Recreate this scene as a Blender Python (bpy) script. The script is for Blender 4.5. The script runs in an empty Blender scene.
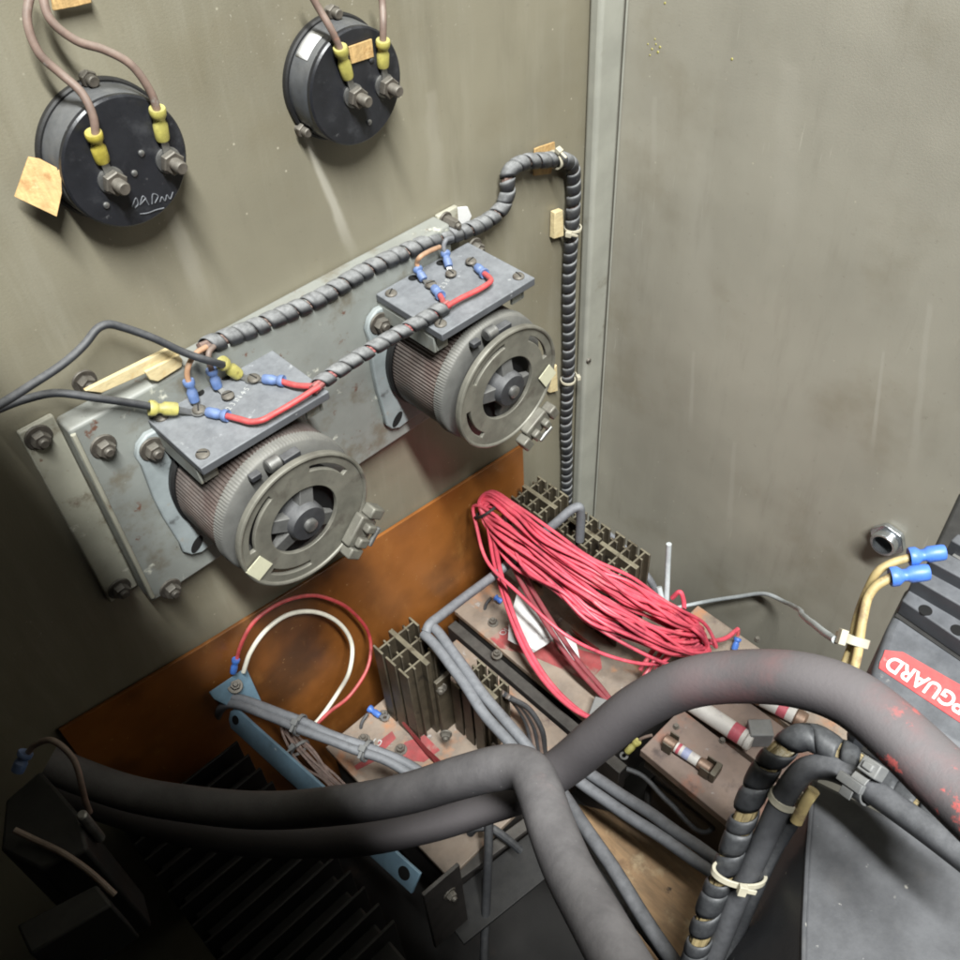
import bpy, bmesh, math, random
from mathutils import Vector, Matrix
random.seed(7)
PI = math.pi
V = Vector
SC = bpy.context.scene
COL = SC.collection

# ------------------------------------------------------------------ camera
CAM = V((-0.56966, -0.46625, 0.81663))
AX = V((0.71887499, -0.52278116, 0.45816876))    # world X seen in camera (right, down, forward)
AY = V((-0.69368085, -0.4968235, 0.52151058))
AZ = V((-0.0450069, -0.69272381, -0.71979726))
FPX = 944.95                                     # focal length in pixels of a 960 px frame
cam_d = bpy.data.cameras.new('camera')
cam = bpy.data.objects.new('camera', cam_d); COL.objects.link(cam)
right = V((AX[0], AY[0], AZ[0])); down = V((AX[1], AY[1], AZ[1])); fwd = V((AX[2], AY[2], AZ[2]))
M = Matrix((right, -down, -fwd)).transposed().to_4x4(); M.translation = CAM
cam.matrix_world = M
cam_d.sensor_width = 36.0; cam_d.sensor_fit = 'HORIZONTAL'
cam_d.lens = 36.0 * FPX / 960.0
cam_d.clip_start = 0.01; cam_d.clip_end = 100
SC.camera = cam

# ------------------------------------------------------------------ light
w = bpy.data.worlds.new('World'); SC.world = w; w.use_nodes = True
bg = w.node_tree.nodes['Background']
bg.inputs[0].default_value = (0.93, 0.97, 1.0, 1); bg.inputs[1].default_value = 0.007

def aim(o, tgt):
    o.rotation_euler = (V(tgt) - o.location).to_track_quat('-Z', 'Y').to_euler()

def area_lamp(name, loc, tgt, sx, sy, watts, colr, spread=PI):
    d = bpy.data.lights.new(name, 'AREA'); d.shape = 'RECTANGLE'; d.size = sx; d.size_y = sy
    d.energy = watts; d.color = colr; d.spread = spread
    o = bpy.data.objects.new(name, d); COL.objects.link(o); o.location = loc; aim(o, tgt)
    return o

strip = area_lamp('strip_lamp', (-0.74, -1.05, 2.20), (-0.2, -0.15, 0.2), 0.12, 0.95, 116, (0.985, 1.0, 0.985))
strip.rotation_euler = (math.radians(14), math.radians(-18), 0)
SC.view_settings.view_transform = 'Standard'; SC.view_settings.look = 'None'
SC.cycles.pixel_filter_type = 'BLACKMAN_HARRIS'; SC.cycles.filter_width = 1.9
SC.view_settings.exposure = 0.10; SC.view_settings.gamma = 1.0

# ------------------------------------------------------------------ pixel -> point in the place
def ray(px, py):
    a, b = (px - 480) / FPX, (py - 480) / FPX
    return right * a + down * b + fwd
def A(px, py, y=0.0):
    r = ray(px, py); return CAM + r * ((y - CAM.y) / r.y)
def B(px, py, x=0.0):
    r = ray(px, py); return CAM + r * ((x - CAM.x) / r.x)
def F(px, py, z=0.0):
    r = ray(px, py); return CAM + r * ((z - CAM.z) / r.z)
def D(px, py, d):
    return CAM + ray(px, py) * d
def Ds(l): return [D(*p) for p in l]
def As(l, y): return [A(p[0], p[1], p[2] if len(p) > 2 else y) for p in l]
def Fs(l, z): return [F(p[0], p[1], p[2] if len(p) > 2 else z) for p in l]

# ------------------------------------------------------------------ materials
def lin(c):
    return tuple(((x / 255) / 12.92 if x / 255 <= .04045 else ((x / 255 + .055) / 1.055) ** 2.4) for x in c)

class NT:
    def __init__(s, name):
        s.m = bpy.data.materials.new(name); s.m.use_nodes = True
        s.t = s.m.node_tree; s.b = s.t.nodes['Principled BSDF']
        s.co = s.t.nodes.new('ShaderNodeTexCoord').outputs['Object']
    def n(s, typ, **kw):
        k = s.t.nodes.new(typ)
        for a, v in kw.items(): setattr(k, a, v)
        return k
    def put(s, sock, v):
        if isinstance(v, bpy.types.NodeSocket): s.t.links.new(v, sock)
        else: sock.default_value = v
    def math(s, op, a, b=0.0, clamp=False):
        k = s.n('ShaderNodeMath', operation=op, use_clamp=clamp)
        s.put(k.inputs[0], a); s.put(k.inputs[1], b); return k.outputs[0]
    def noise(s, scale, detail=4, rough=.55, stretch=None, off=(0, 0, 0)):
        mp = s.n('ShaderNodeMapping'); s.put(mp.inputs[0], s.co)
        mp.inputs['Location'].default_value = off
        if stretch: mp.inputs['Scale'].default_value = stretch
        k = s.n('ShaderNodeTexNoise'); s.put(k.inputs['Vector'], mp.outputs[0])
        k.inputs['Scale'].default_value = scale; k.inputs['Detail'].default_value = detail
        k.inputs['Roughness'].default_value = rough
        return k.outputs['Fac']
    def ramp(s, fac, lo, hi):
        k = s.n('ShaderNodeMapRange', clamp=True, interpolation_type='SMOOTHSTEP'); s.put(k.inputs[0], fac)
        k.inputs[1].default_value = lo; k.inputs[2].default_value = hi
        return k.outputs[0]
    def mix(s, fac, a, b, mode='MIX'):
        k = s.n('ShaderNodeMix', data_type='RGBA', blend_type=mode)
        s.put(k.inputs[0], fac)
        for i, v in ((6, a), (7, b)):
            if isinstance(v, tuple) and len(v) == 3: v = v + (1,)
            s.put(k.inputs[i], v)
        return k.outputs[2]
    def up(s):
        g = s.n('ShaderNodeNewGeometry'); x = s.n('ShaderNodeSeparateXYZ'); s.put(x.inputs[0], g.outputs['Normal'])
        return x.outputs[2]
    def fin(s, colr, rough, metal=0.0, bump=None, dist=.0004, strength=.5, spec=.5):
        s.put(s.b.inputs['Base Color'], colr if not (isinstance(colr, tuple) and len(colr) == 3) else colr + (1,))
        s.put(s.b.inputs['Roughness'], rough); s.put(s.b.inputs['Metallic'], metal)
        s.b.inputs['Specular IOR Level'].default_value = spec
        if bump is not None:
            k = s.n('ShaderNodeBump'); k.inputs['Strength'].default_value = strength
            k.inputs['Distance'].default_value = dist
            s.put(k.inputs['Height'], bump); s.put(s.b.inputs['Normal'], k.outputs[0])
        return s.m

DUST = lin((146, 143, 134))
def mat(name, rgb, rough=.5, metal=0.0, var=.35, scale=90, dust=0.0, dustc=DUST, spots=(), bump=.3, bscale=500,
        dist=.0003, spec=.5, stretch=None, chips=0.0):
    """worn painted / plastic / metal surface: mottled base, settled dust, stains and fine bump"""
    t = NT(name); base = lin(rgb)
    f = t.ramp(t.noise(scale, 5, .6, stretch), .3, .7)
    dark = tuple(c * (1 - var) for c in base); lite = tuple(min(.9, c * (1 + var * .6)) for c in base)
    c = t.mix(f, dark, lite)
    for i, (srgb, sscale, lo, hi) in enumerate(spots):
        m = t.ramp(t.noise(sscale, 5, .65, None, (3.1 * i + 1.7, 1.3, .7 * i)), lo, hi)
        c = t.mix(m, c, lin(srgb))
    r = rough
    mtl = metal
    if chips:
        vo = t.n('ShaderNodeTexVoronoi'); t.put(vo.inputs['Vector'], t.co); vo.inputs['Scale'].default_value = 110; vo.inputs['Randomness'].default_value = 1
        ch = t.math('MULTIPLY', t.ramp(vo.outputs['Distance'], .20, .10), t.ramp(t.noise(75, 3, .6, None, (5, 5, 1)), .60, .64))
        c = t.mix(t.math('MULTIPLY', ch, chips), c, lin((188, 184, 172)))
    if dust > 0:
        u = t.ramp(t.up(), -.15, .85)
        n = t.ramp(t.noise(scale * 1.7, 6, .7, None, (9, 4, 2)), .25, .75)
        d = t.math('MULTIPLY', t.math('MULTIPLY', u, t.math('ADD', t.math('MULTIPLY', n, .6), .4)), dust, True)
        c = t.mix(d, c, dustc)
        r = t.math('ADD', rough, t.math('MULTIPLY', d, .8 - rough), True)
        if metal: mtl = t.math('MULTIPLY', metal, t.math('SUBTRACT', 1, d))
    return t.fin(c, r, mtl, t.noise(bscale, 3, .6), dist, bump, spec)

def panel_mat(name, rgb, drips_sheen=(), seed=0.0, axis=0):
    t = NT(name); base = lin(rgb)
    big = t.ramp(t.noise(4, 4, .6, None, (seed, 0, 0)), .3, .7)
    c = t.mix(big, tuple(x * .84 for x in base), tuple(x * 1.12 for x in base))
    st = t.ramp(t.noise(50, 5, .7, (1, 1, .10), (seed, 2, 0)), .45, .78)
    c = t.mix(t.math('MULTIPLY', st, .20), c, lin((168, 165, 152)))
    st2 = t.ramp(t.noise(26, 5, .7, (1, 1, .16), (seed, 5, 3)), .52, .78)
    c = t.mix(t.math('MULTIPLY', st2, .24), c, lin((84, 78, 64)))
    br = t.ramp(t.noise(9, 5, .6, None, (seed + 4, 1, 8)), .5, .75)
    c = t.mix(t.math('MULTIPLY', br, .35), c, lin((112, 102, 78)))
    sm = t.ramp(t.noise(160, 6, .75, None, (seed, 7, 1)), .6, .72)
    c = t.mix(t.math('MULTIPLY', sm, .35), c, lin((92, 88, 76)))
    vo = t.n('ShaderNodeTexVoronoi'); t.put(vo.inputs['Vector'], t.co); vo.inputs['Scale'].default_value = 85
    sp = t.math('MULTIPLY', t.ramp(vo.outputs['Distance'], .085, .03), t.ramp(t.noise(14, 2, .5, None, (2, seed, 6)), .5, .6))
    c = t.mix(t.math('MULTIPLY', sp, .6), c, lin((196, 190, 170)))
    sx = t.n('ShaderNodeTexNoise'); mp = t.n('ShaderNodeMapping'); t.put(mp.inputs[0], t.co); mp.inputs['Rotation'].default_value = (.5, .35, .4); mp.inputs['Scale'].default_value = (1, .05, 1) if axis == 0 else (1, 1, .05)
    t.put(sx.inputs['Vector'], mp.outputs[0]); sx.inputs['Scale'].default_value = 420; sx.inputs['Detail'].default_value = 2
    sc_ = t.math('MULTIPLY', t.ramp(sx.outputs['Fac'], .70, .735), t.ramp(t.noise(7, 3, .5, None, (seed, 9, 9)), .5, .62))
    c = t.mix(t.math('MULTIPLY', sc_, .45), c, lin((186, 182, 168)))
    if drips_sheen:
        x = t.n('ShaderNodeSeparateXYZ'); t.put(x.inputs[0], t.co)
        for (ax, az, bx, bz, w0, k) in drips_sheen:            # a pale run, drip and painted-in sheen alike, from (ax,az) down to (bx,bz)
            u = t.math('DIVIDE', t.math('SUBTRACT', az, x.outputs[2]), az - bz)
            cx = t.math('ADD', ax, t.math('MULTIPLY', u, bx - ax))
            wob = t.math('MULTIPLY', t.math('SUBTRACT', t.noise(40, 2), .5), w0 * 1.2)
            dx = t.math('ABSOLUTE', t.math('SUBTRACT', t.math('SUBTRACT', x.outputs[axis], cx), wob))
            ww = t.math('ADD', w0, t.math('MULTIPLY', u, w0 * .8))
            m = t.ramp(t.math('DIVIDE', dx, ww), 1.0, .25)
            m = t.math('MULTIPLY', m, t.math('MULTIPLY', t.ramp(u, -.01, .04), t.ramp(u, 1.15, .6)))
            c = t.mix(t.math('MULTIPLY', m, k), c, lin((176, 172, 160)))
    ro = t.math('ADD', .32, t.math('MULTIPLY', t.ramp(t.noise(14, 5), .3, .7), .16))
    bp = t.math('ADD', t.noise(700, 3, .6), t.math('MULTIPLY', t.noise(30, 3), 1.2))
    return t.fin(c, ro, 0.0, bp, .0003, .35, .45)

MT = {}
MT['post'] = mat('post_paint', (150, 150, 140), .4, var=.12, scale=25, spots=[((110, 105, 90), 20, .58, .75)], bump=.2)
MT['flange'] = mat('flange_paint', (170, 168, 152), .45, var=.16, scale=22, dust=.4, spots=[((116, 106, 88), 40, .54, .72), ((108, 76, 60), 80, .64, .72), ((212, 210, 196), 60, .62, .72)])
MT['bracket'] = mat('bracket_paint', (134, 137, 132), .45, var=.16, scale=18, dust=.3,
                    spots=[((112, 107, 94), 34, .5, .72), ((104, 74, 60), 70, .63, .72), ((208, 208, 194), 60, .62, .72), ((56, 52, 46), 110, .67, .75)])
MT['base_blue'] = mat('cast_blue_grey', (146, 154, 155), .5, var=.15, scale=40, dust=.3, spots=[((92, 96, 96), 60, .58, .72), ((150, 140, 124), 35, .6, .75)])
MT['bolt'] = mat('grimy_bolt', (104, 98, 90), .5, .55, var=.35, scale=120, dust=.45, spots=[((70, 55, 44), 90, .56, .7)])
MT['steel'] = mat('dull_steel', (150, 150, 148), .38, .85, var=.3, scale=120, dust=.25)
MT['zinc'] = mat('bright_zinc', (205, 210, 214), .25, .95, var=.2, scale=120)
MT['meter_case'] = mat('meter_case', (62, 65, 70), .28, var=.4, scale=40, dust=.5, dustc=lin((124, 123, 119)), bump=.08)
MT['bakelite'] = mat('black_bakelite', (33, 34, 38), .38, var=.3, scale=50, spots=[((62, 63, 66), 40, .52, .75), ((96, 96, 96), 160, .64, .76)], bump=.2)
MT['scrawl'] = mat('faint_scrawl', (104, 106, 110), .6, var=.4, scale=400, bump=.05)
MT['board'] = mat('terminal_board', (80, 82, 86), .5, var=.18, scale=50, dust=.75, dustc=lin((142, 145, 148)), spots=[((170, 172, 172), 110, .64, .74)], bump=.15)
MT['ring'] = mat('grey_ring', (98, 98, 95), .5, var=.2, scale=60, dust=.45)
MT['disk'] = mat('grey_casting', (118, 116, 106), .42, .3, var=.28, scale=45, dust=.3, spots=[((96, 92, 84), 50, .53, .7), ((120, 84, 74), 30, .68, .76)])
MT['spoke'] = mat('grey_spoke', (78, 78, 77), .45, var=.25, scale=80, dust=.5, dustc=lin((140, 139, 135)))
MT['dark'] = mat('dark_hub', (46, 47, 50), .5, var=.3, scale=80, dust=.5, dustc=lin((130, 130, 130)))
MT['void'] = mat('hole_shadow', (6, 6, 6), .9, var=.1, bump=.0)
MT['wrap_black'] = mat('spiral_wrap_clean', (30, 31, 34), .42, var=.3, scale=120, dust=.42, dustc=lin((112, 114, 116)), bump=.25)
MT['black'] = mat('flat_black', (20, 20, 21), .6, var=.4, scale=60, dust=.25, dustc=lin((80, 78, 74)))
MT['coil'] = mat('coil_winding', (84, 68, 61), .3, .4, var=.38, scale=34, dust=.42, dustc=lin((146, 142, 138)),
                 spots=[((76, 46, 43), 16, .6, .74), ((64, 60, 58), 30, .56, .72)], bump=.2)
MT['tape'] = mat('masking_tape', (206, 189, 146), .75, var=.12, scale=60, spots=[((190, 160, 108), 60, .54, .72)], bump=.5, bscale=260, dist=.0008, stretch=(1, 1, 5))
MT['tape_old'] = mat('old_tape', (186, 154, 104), .7, var=.2, scale=90, spots=[((150, 112, 68), 70, .5, .68), ((214, 196, 152), 110, .6, .74)], bump=.6, bscale=220, dist=.001, stretch=(5, 1, 1))
MT['paper'] = mat('grubby_paper', (214, 214, 212), .7, var=.06, scale=60, spots=[((176, 170, 160), 60, .6, .8)], bump=.3)
MT['label'] = mat('pale_label', (196, 194, 168), .65, var=.08, scale=60, spots=[((160, 150, 120), 90, .6, .75)])
MT['yellow'] = mat('yellow_nylon', (180, 172, 92), .42, var=.25, scale=150, dust=.3, spots=[((140, 130, 70), 200, .6, .72)], bump=.1)
MT['yellow_old'] = mat('amber_nylon', (172, 158, 66), .42, var=.25, scale=200, dust=.3, spots=[((120, 104, 52), 160, .56, .7)], bump=.1)
MT['blue'] = mat('blue_nylon', (90, 116, 166), .45, var=.28, scale=140, dust=.35, dustc=lin((150, 160, 180)), bump=.1)
MT['blue_bright'] = mat('clean_blue_nylon', (66, 116, 200), .4, var=.15, scale=200, dust=.12, bump=.1)
MT['wire_brown'] = mat('brown_wire', (122, 102, 92), .5, var=.25, scale=110, dust=.35, spots=[((146, 104, 88), 60, .6, .72), ((146, 142, 136), 90, .6, .72)], bump=.15)
MT['wire_tan'] = mat('tan_wire', (176, 136, 104), .5, var=.2, scale=150, dust=.35, bump=.15)
MT['wire_black'] = mat('black_wire', (44, 46, 50), .5, var=.25, scale=120, dust=.55, dustc=lin((118, 118, 118)), bump=.2)
MT['wire_red'] = mat('dusty_red_wire', (190, 62, 66), .42, var=.25, scale=160, dust=.3, bump=.12)
MT['coil_red'] = mat('red_wire', (208, 72, 90), .4, var=.3, scale=45, dust=.2, dustc=lin((222, 132, 144)), spots=[((150, 44, 64), 34, .53, .68), ((214, 96, 104), 50, .55, .7)], bump=.06)
MT['wire_maroon'] = mat('maroon_wire', (136, 44, 56), .4, var=.2, scale=90, dust=.2, bump=.06)
MT['wire_white'] = mat('white_wire', (226, 222, 206), .4, var=.1, scale=120, dust=.1, bump=.08)
MT['wire_grey'] = mat('grey_wire', (186, 192, 194), .45, var=.12, scale=120, dust=.2, bump=.1)
MT['wire_yellow'] = mat('yellow_wire', (178, 158, 108), .5, var=.18, scale=90, dust=.15, spots=[((138, 116, 84), 80, .54, .68), ((200, 186, 130), 120, .6, .7)], bump=.15)
MT['tie'] = mat('nylon_tie', (186, 180, 160), .42, var=.12, scale=150, dust=.2, bump=.1)
MT['wrap'] = mat('spiral_wrap_black', (34, 35, 38), .45, var=.3, scale=120, dust=.9, dustc=lin((146, 147, 147)), bump=.25)
MT['core'] = mat('wire_bundle_core', (122, 98, 90), .5, var=.35, scale=300, dust=.3, bump=.3)
MT['core_yellow'] = mat('yellow_core', (146, 130, 92), .5, var=.3, scale=200, dust=.2, spots=[((196, 186, 160), 90, .55, .68)], bump=.3)
MT['core_red'] = mat('red_core', (160, 84, 84), .5, var=.3, scale=300, dust=.35, bump=.3)
MT['cable'] = mat('rubber_cable', (66, 64, 66), .6, var=.14, scale=24, dust=.62, dustc=lin((124, 121, 121)), spots=[((104, 86, 86), 30, .58, .8), ((150, 148, 146), 160, .68, .76)], bump=.35, bscale=420, dist=.0005)
MT['cable_red'] = mat('paint_marked_cable', (66, 63, 65), .58, var=.1, scale=24, dust=.6, dustc=lin((122, 117, 118)),
                      spots=[((120, 84, 84), 26, .54, .74), ((202, 94, 88), 24, .645, .685)], bump=.5, bscale=380, dist=.0005)
MT['conduit'] = mat('grey_cable', (96, 98, 102), .5, var=.16, scale=90, dust=.6, dustc=lin((146, 148, 152)), spots=[((70, 68, 68), 120, .6, .72)], bump=.3)
MT['rust'] = mat('rusty_plate', (140, 124, 108), .6, .1, var=.32, scale=40, dust=.35, dustc=lin((156, 148, 140)),
                 spots=[((182, 122, 76), 26, .52, .7), ((92, 74, 66), 36, .54, .7), ((176, 176, 176), 70, .64, .74), ((58, 48, 44), 150, .68, .74)], bump=.4)
MT['rust_dark'] = mat('dark_rusty_board', (128, 110, 98), .55, .1, var=.2, scale=40, dust=.3, dustc=lin((146, 134, 130)),
                      spots=[((146, 100, 80), 30, .52, .7), ((70, 57, 52), 40, .53, .7), ((168, 166, 164), 80, .66, .75)], bump=.4)
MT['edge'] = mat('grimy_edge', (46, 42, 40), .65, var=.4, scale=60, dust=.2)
MT['redlabel'] = mat('red_label', (160, 58, 62), .55, var=.3, scale=60, dust=.2, spots=[((150, 118, 108), 42, .5, .64), ((90, 62, 58), 80, .6, .7)], bump=.15)
MT['redsign'] = mat('red_name_label', (192, 56, 62), .45, var=.18, scale=50, dust=.25, spots=[((206, 136, 130), 90, .6, .7), ((120, 60, 60), 60, .6, .75)], bump=.1)
MT['white'] = mat('white_print', (226, 224, 220), .5, var=.06, scale=80, spots=[((196, 170, 166), 200, .6, .74)], bump=.05)
MT['print'] = mat('worn_print', (186, 188, 186), .6, var=.25, scale=400, bump=.05)
MT['alu_dark'] = mat('bronze_heatsink', (80, 72, 58), .5, .35, var=.28, scale=70, dust=.3, spots=[((44, 38, 32), 60, .55, .7), ((168, 160, 146), 200, .7, .76)], bump=.2)
MT['alu_cut'] = mat('cut_aluminium', (138, 131, 112), .45, .4, var=.3, scale=90, spots=[((78, 68, 54), 70, .5, .66)], bump=.2)
MT['bluepaint'] = mat('light_blue_paint', (116, 148, 168), .5, var=.2, scale=50, dust=.15, spots=[((86, 112, 124), 60, .6, .72), ((206, 214, 216), 110, .66, .74)], bump=.25)
MT['fishpaper'] = None
MT['greybox'] = mat('worn_grey_black', (50, 51, 54), .5, var=.2, scale=30, dust=.42, dustc=lin((116, 117, 120)),
                    spots=[((58, 56, 56), 40, .56, .72), ((150, 148, 142), 130, .69, .73)], bump=.3, chips=.9)
MT['charcoal'] = mat('charcoal_moulding', (58, 60, 64), .5, var=.2, scale=50, dust=.55, dustc=lin((116, 118, 122)), spots=[((130, 126, 120), 90, .66, .74)], bump=.25)
MT['copper'] = mat('copper_cap', (158, 126, 106), .42, .8, var=.3, scale=120, dust=.35)
MT['fusewhite'] = mat('white_fuse_paper', (198, 194, 188), .55, var=.1, scale=80, spots=[((170, 164, 164), 60, .54, .7)], bump=.15)
MT['fuseblue'] = mat('blue_fuse_print', (148, 154, 182), .55, var=.15, scale=200)
MT['redband'] = mat('red_fuse_print', (182, 88, 100), .55, var=.2, scale=160)
MT['wood'] = mat('oily_timber', (184, 148, 108), .65, var=.3, scale=26, dust=.2, spots=[((112, 78, 50), 22, .5, .68), ((216, 190, 150), 30, .56, .72), ((70, 50, 36), 60, .64, .74)], bump=.5, bscale=160, stretch=(6, 1, 1))
MT['floor'] = mat('cabinet_floor_paint', (26, 24, 22), .7, var=.4, scale=12, spots=[((70, 54, 42), 10, .55, .75)], bump=.5)
MT['hose'] = mat('black_hose', (52, 53, 56), .55, var=.2, scale=60, dust=.75, dustc=lin((116, 117, 120)), bump=.3)
MT['clamp'] = mat('grey_clamp', (112, 114, 116), .5, var=.15, scale=90, dust=.4)
def red_rub(name):
    """grey rubber that has been rubbed with red paint along its right hand end"""
    t = NT(name); base = lin((66, 63, 65))
    c = t.mix(t.ramp(t.noise(24, 5), .3, .7), tuple(x * .9 for x in base), tuple(x * 1.1 for x in base))
    u = t.ramp(t.up(), -.15, .85)
    c = t.mix(t.math('MULTIPLY', u, .55), c, lin((122, 117, 118)))
    x = t.n('ShaderNodeSeparateXYZ'); t.put(x.inputs[0], t.co)
    far = t.ramp(x.outputs[1], -.06, -.13); near = t.ramp(x.outputs[1], -.160, -.180)
    m = t.math('MULTIPLY', t.ramp(t.noise(22, 5, .6, None, (2, 7, 1)), .44, .66), t.math('MULTIPLY', far, .20))
    c = t.mix(m, c, lin((168, 92, 90)))
    m = t.math('MULTIPLY', t.ramp(t.noise(70, 7, .7, None, (5, 1, 4)), .565, .64), t.math('MULTIPLY', near, .62))
    c = t.mix(m, c, lin((214, 96, 90)))
    return t.fin(c, .6, 0.0, t.noise(420, 4, .65), .0005, .35, .4)
MT['cable_red'] = red_rub('paint_rubbed_cable')
t = NT('oily_fibre_sheet')
c = t.mix(t.ramp(t.noise(7, 5, .6), .3, .7), lin((116, 70, 30)), lin((158, 99, 46)))
c = t.mix(t.math('MULTIPLY', t.ramp(t.noise(8, 4, .5, None, (4, 1, 3)), .48, .68), .8), c, lin((54, 34, 18)))
c = t.mix(t.math('MULTIPLY', t.ramp(t.noise(40, 5, .65, (1, 1, .4)), .56, .75), .4), c, lin((176, 124, 66)))
c = t.mix(t.math('MULTIPLY', t.ramp(t.noise(260, 3, .65), .68, .74), .5), c, lin((206, 170, 120)))
MT['fishpaper'] = t.fin(c, .34, 0.0, t.noise(60, 4), .0006, .25, .5)
dr = []
p0, p1 = A(304, 132), A(352, 250); dr.append((p0.x, p0.z, p1.x, p1.z, .0034, .62))
p0, p1 = A(168, 205), A(205, 300); dr.append((p0.x, p0.z, p1.x, p1.z, .005, .25))
p0, p1 = A(430, 90), A(438, 200); dr.append((p0.x, p0.z, p1.x, p1.z, .007, .16))
MT['panelA'] = panel_mat('olive_panel_paint', (129, 124, 107), dr, 0)
dr = []
for (a, b, c_, d_, w0, k) in ((694, 350, 690, 430, .0022, .35), (735, 440, 728, 540, .0030, .3), (884, 350, 872, 450, .0016, .5), (930, 300, 912, 470, .0028, .35), (655, 95, 653, 190, .003, .25), (790, 60, 782, 260, .010, .22), (702, 150, 698, 330, .012, .2)):  # pale drips, with wall sheen painted in as a broad run
    p0, p1 = B(a, b), B(c_, d_); dr.append((p0.y, p0.z, p1.y, p1.z, w0, k))
MT['panelB'] = panel_mat('side_panel_paint', (157, 153, 140), dr, 11, 1)

# ------------------------------------------------------------------ mesh helpers
def frame(d, hint=None):
    d = V(d).normalized()
    h = V(hint) if hint is not None else (V((0, 0, 1)) if abs(d.z) < .9 else V((1, 0, 0)))
    u = (h - d * h.dot(d))
    if u.length < 1e-6: u = d.orthogonal()
    u.normalize(); return u, d.cross(u), d

class MB:
    def __init__(s): s.v = []; s.f = []; s.mi = []
    def add(s, vs, fs, mi=0):
        b = len(s.v); s.v += [V(p) for p in vs]; s.f += [tuple(i + b for i in f) for f in fs]; s.mi += [mi] * len(fs)
        return s
    def box(s, c, sz, rot=None, mi=0):
        """box by centre and full sizes; rot = 3 axis vectors"""
        c = V(c); ax = rot or (V((1, 0, 0)), V((0, 1, 0)), V((0, 0, 1)))
        p = []
        for k in (-.5, .5):
            for j in (-.5, .5):
                for i in (-.5, .5): p.append(c + ax[0] * (i * sz[0]) + ax[1] * (j * sz[1]) + ax[2] * (k * sz[2]))
        return s.add(p, [(0, 2, 3, 1), (4, 5, 7, 6), (0, 1, 5, 4), (2, 6, 7, 3), (0, 4, 6, 2), (1, 3, 7, 5)], mi)
    def bx(s, x0, x1, y0, y1, z0, z1, mi=0):
        return s.box(((x0 + x1) / 2, (y0 + y1) / 2, (z0 + z1) / 2), (x1 - x0, y1 - y0, z1 - z0), None, mi)
    def hull8(s, lo, hi, mi=0):
        """solid between two quads given in the same order"""
        n = len(lo)
        fs = [tuple(range(n - 1, -1, -1)), tuple(range(n, 2 * n))]
        for i in range(n): j = (i + 1) % n; fs.append((i, j, n + j, n + i))
        return s.add(list(lo) + list(hi), fs, mi)
    def slab(s, pts, normal, th, mi=0):
        """outline pts (in order) are the FRONT face; thickness goes backwards against normal"""
        nv = V(normal).normalized() * th
        return s.hull8([V(p) - nv for p in pts], [V(p) for p in pts], mi)
    def lathe(s, p0, d, prof, seg=32, hint=None, caps=True, mod=None, mi=0):
        u, w_, d = frame(d, hint); p0 = V(p0); vs = []; fs = []
        for (t_, r) in prof:
            for k in range(seg):
                a = 2 * PI * k / seg; rr = r + (mod(k, t_) if mod and r > 1e-5 else 0)
                vs.append(p0 + d * t_ + (u * math.cos(a) + w_ * math.sin(a)) * rr)
        for i in range(len(prof) - 1):
            for k in range(seg):
                k2 = (k + 1) % seg
                fs.append((i * seg + k, i * seg + k2, (i + 1) * seg + k2, (i + 1) * seg + k))
        if caps:
            fs.append(tuple(range(seg - 1, -1, -1))); b = (len(prof) - 1) * seg; fs.append(tuple(range(b, b + seg)))
        return s.add(vs, fs, mi)
    def cyl(s, p0, p1, r, seg=20, ch=None, mi=0):
        p0 = V(p0); p1 = V(p1); L = (p1 - p0).length; ch = min(r * .18, L * .2) if ch is None else ch
        return s.lathe(p0, p1 - p0, [(0, r - ch), (ch, r), (L - ch, r), (L, r - ch)], seg, mi=mi)
    def hexnut(s, p0, d, r, h, hint=None, hole=None):
        return s.lathe(p0, d, [(0, r * .93), (h * .12, r), (h * .85, r), (h, r * .9)], 6, hint)
    def tube(s, pts, r, seg=12, caps=True, mi=0):
        P = [V(p) for p in pts]; n = len(P); R_ = r if isinstance(r, (list, tuple)) else [r] * n
        fr = frames(P); vs = []; fs = []
        for i in range(n):
            u, w_, _ = fr[i]
            for k in range(seg):
                a = 2 * PI * k / seg; vs.append(P[i] + (u * math.cos(a) + w_ * math.sin(a)) * R_[i])
        for i in range(n - 1):
            for k in range(seg):
                k2 = (k + 1) % seg; fs.append((i * seg + k, i * seg + k2, (i + 1) * seg + k2, (i + 1) * seg + k))
        if caps:
            fs.append(tuple(range(seg - 1, -1, -1))); b = (n - 1) * seg; fs.append(tuple(range(b, b + seg)))
        return s.add(vs, fs, mi)
    def ring(s, c, d, R0, r, seg=28, sub=8, a0=0, a1=2 * PI, hint=None):
        u, w_, d = frame(d, hint); c = V(c)
        n = seg; full = abs(a1 - a0 - 2 * PI) < 1e-6
        pts = [c + (u * math.cos(a0 + (a1 - a0) * i / n) + w_ * math.sin(a0 + (a1 - a0) * i / n)) * R0 for i in range(n + 1)]
        return s.tube(pts, r, sub, not full)

def frames(P):
    n = len(P); T = []
    for i in range(n):
        t_ = (P[min(i + 1, n - 1)] - P[max(i - 1, 0)])
        T.append(t_.normalized() if t_.length > 1e-9 else V((0, 0, 1)))
    u = frame(T[0])[0]; out = []
    for i in range(n):
        u = u - T[i] * u.dot(T[i])
        if u.length < 1e-6: u = T[i].orthogonal()
        u = u.normalized(); out.append((u, T[i].cross(u), T[i]))
    return out

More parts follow.
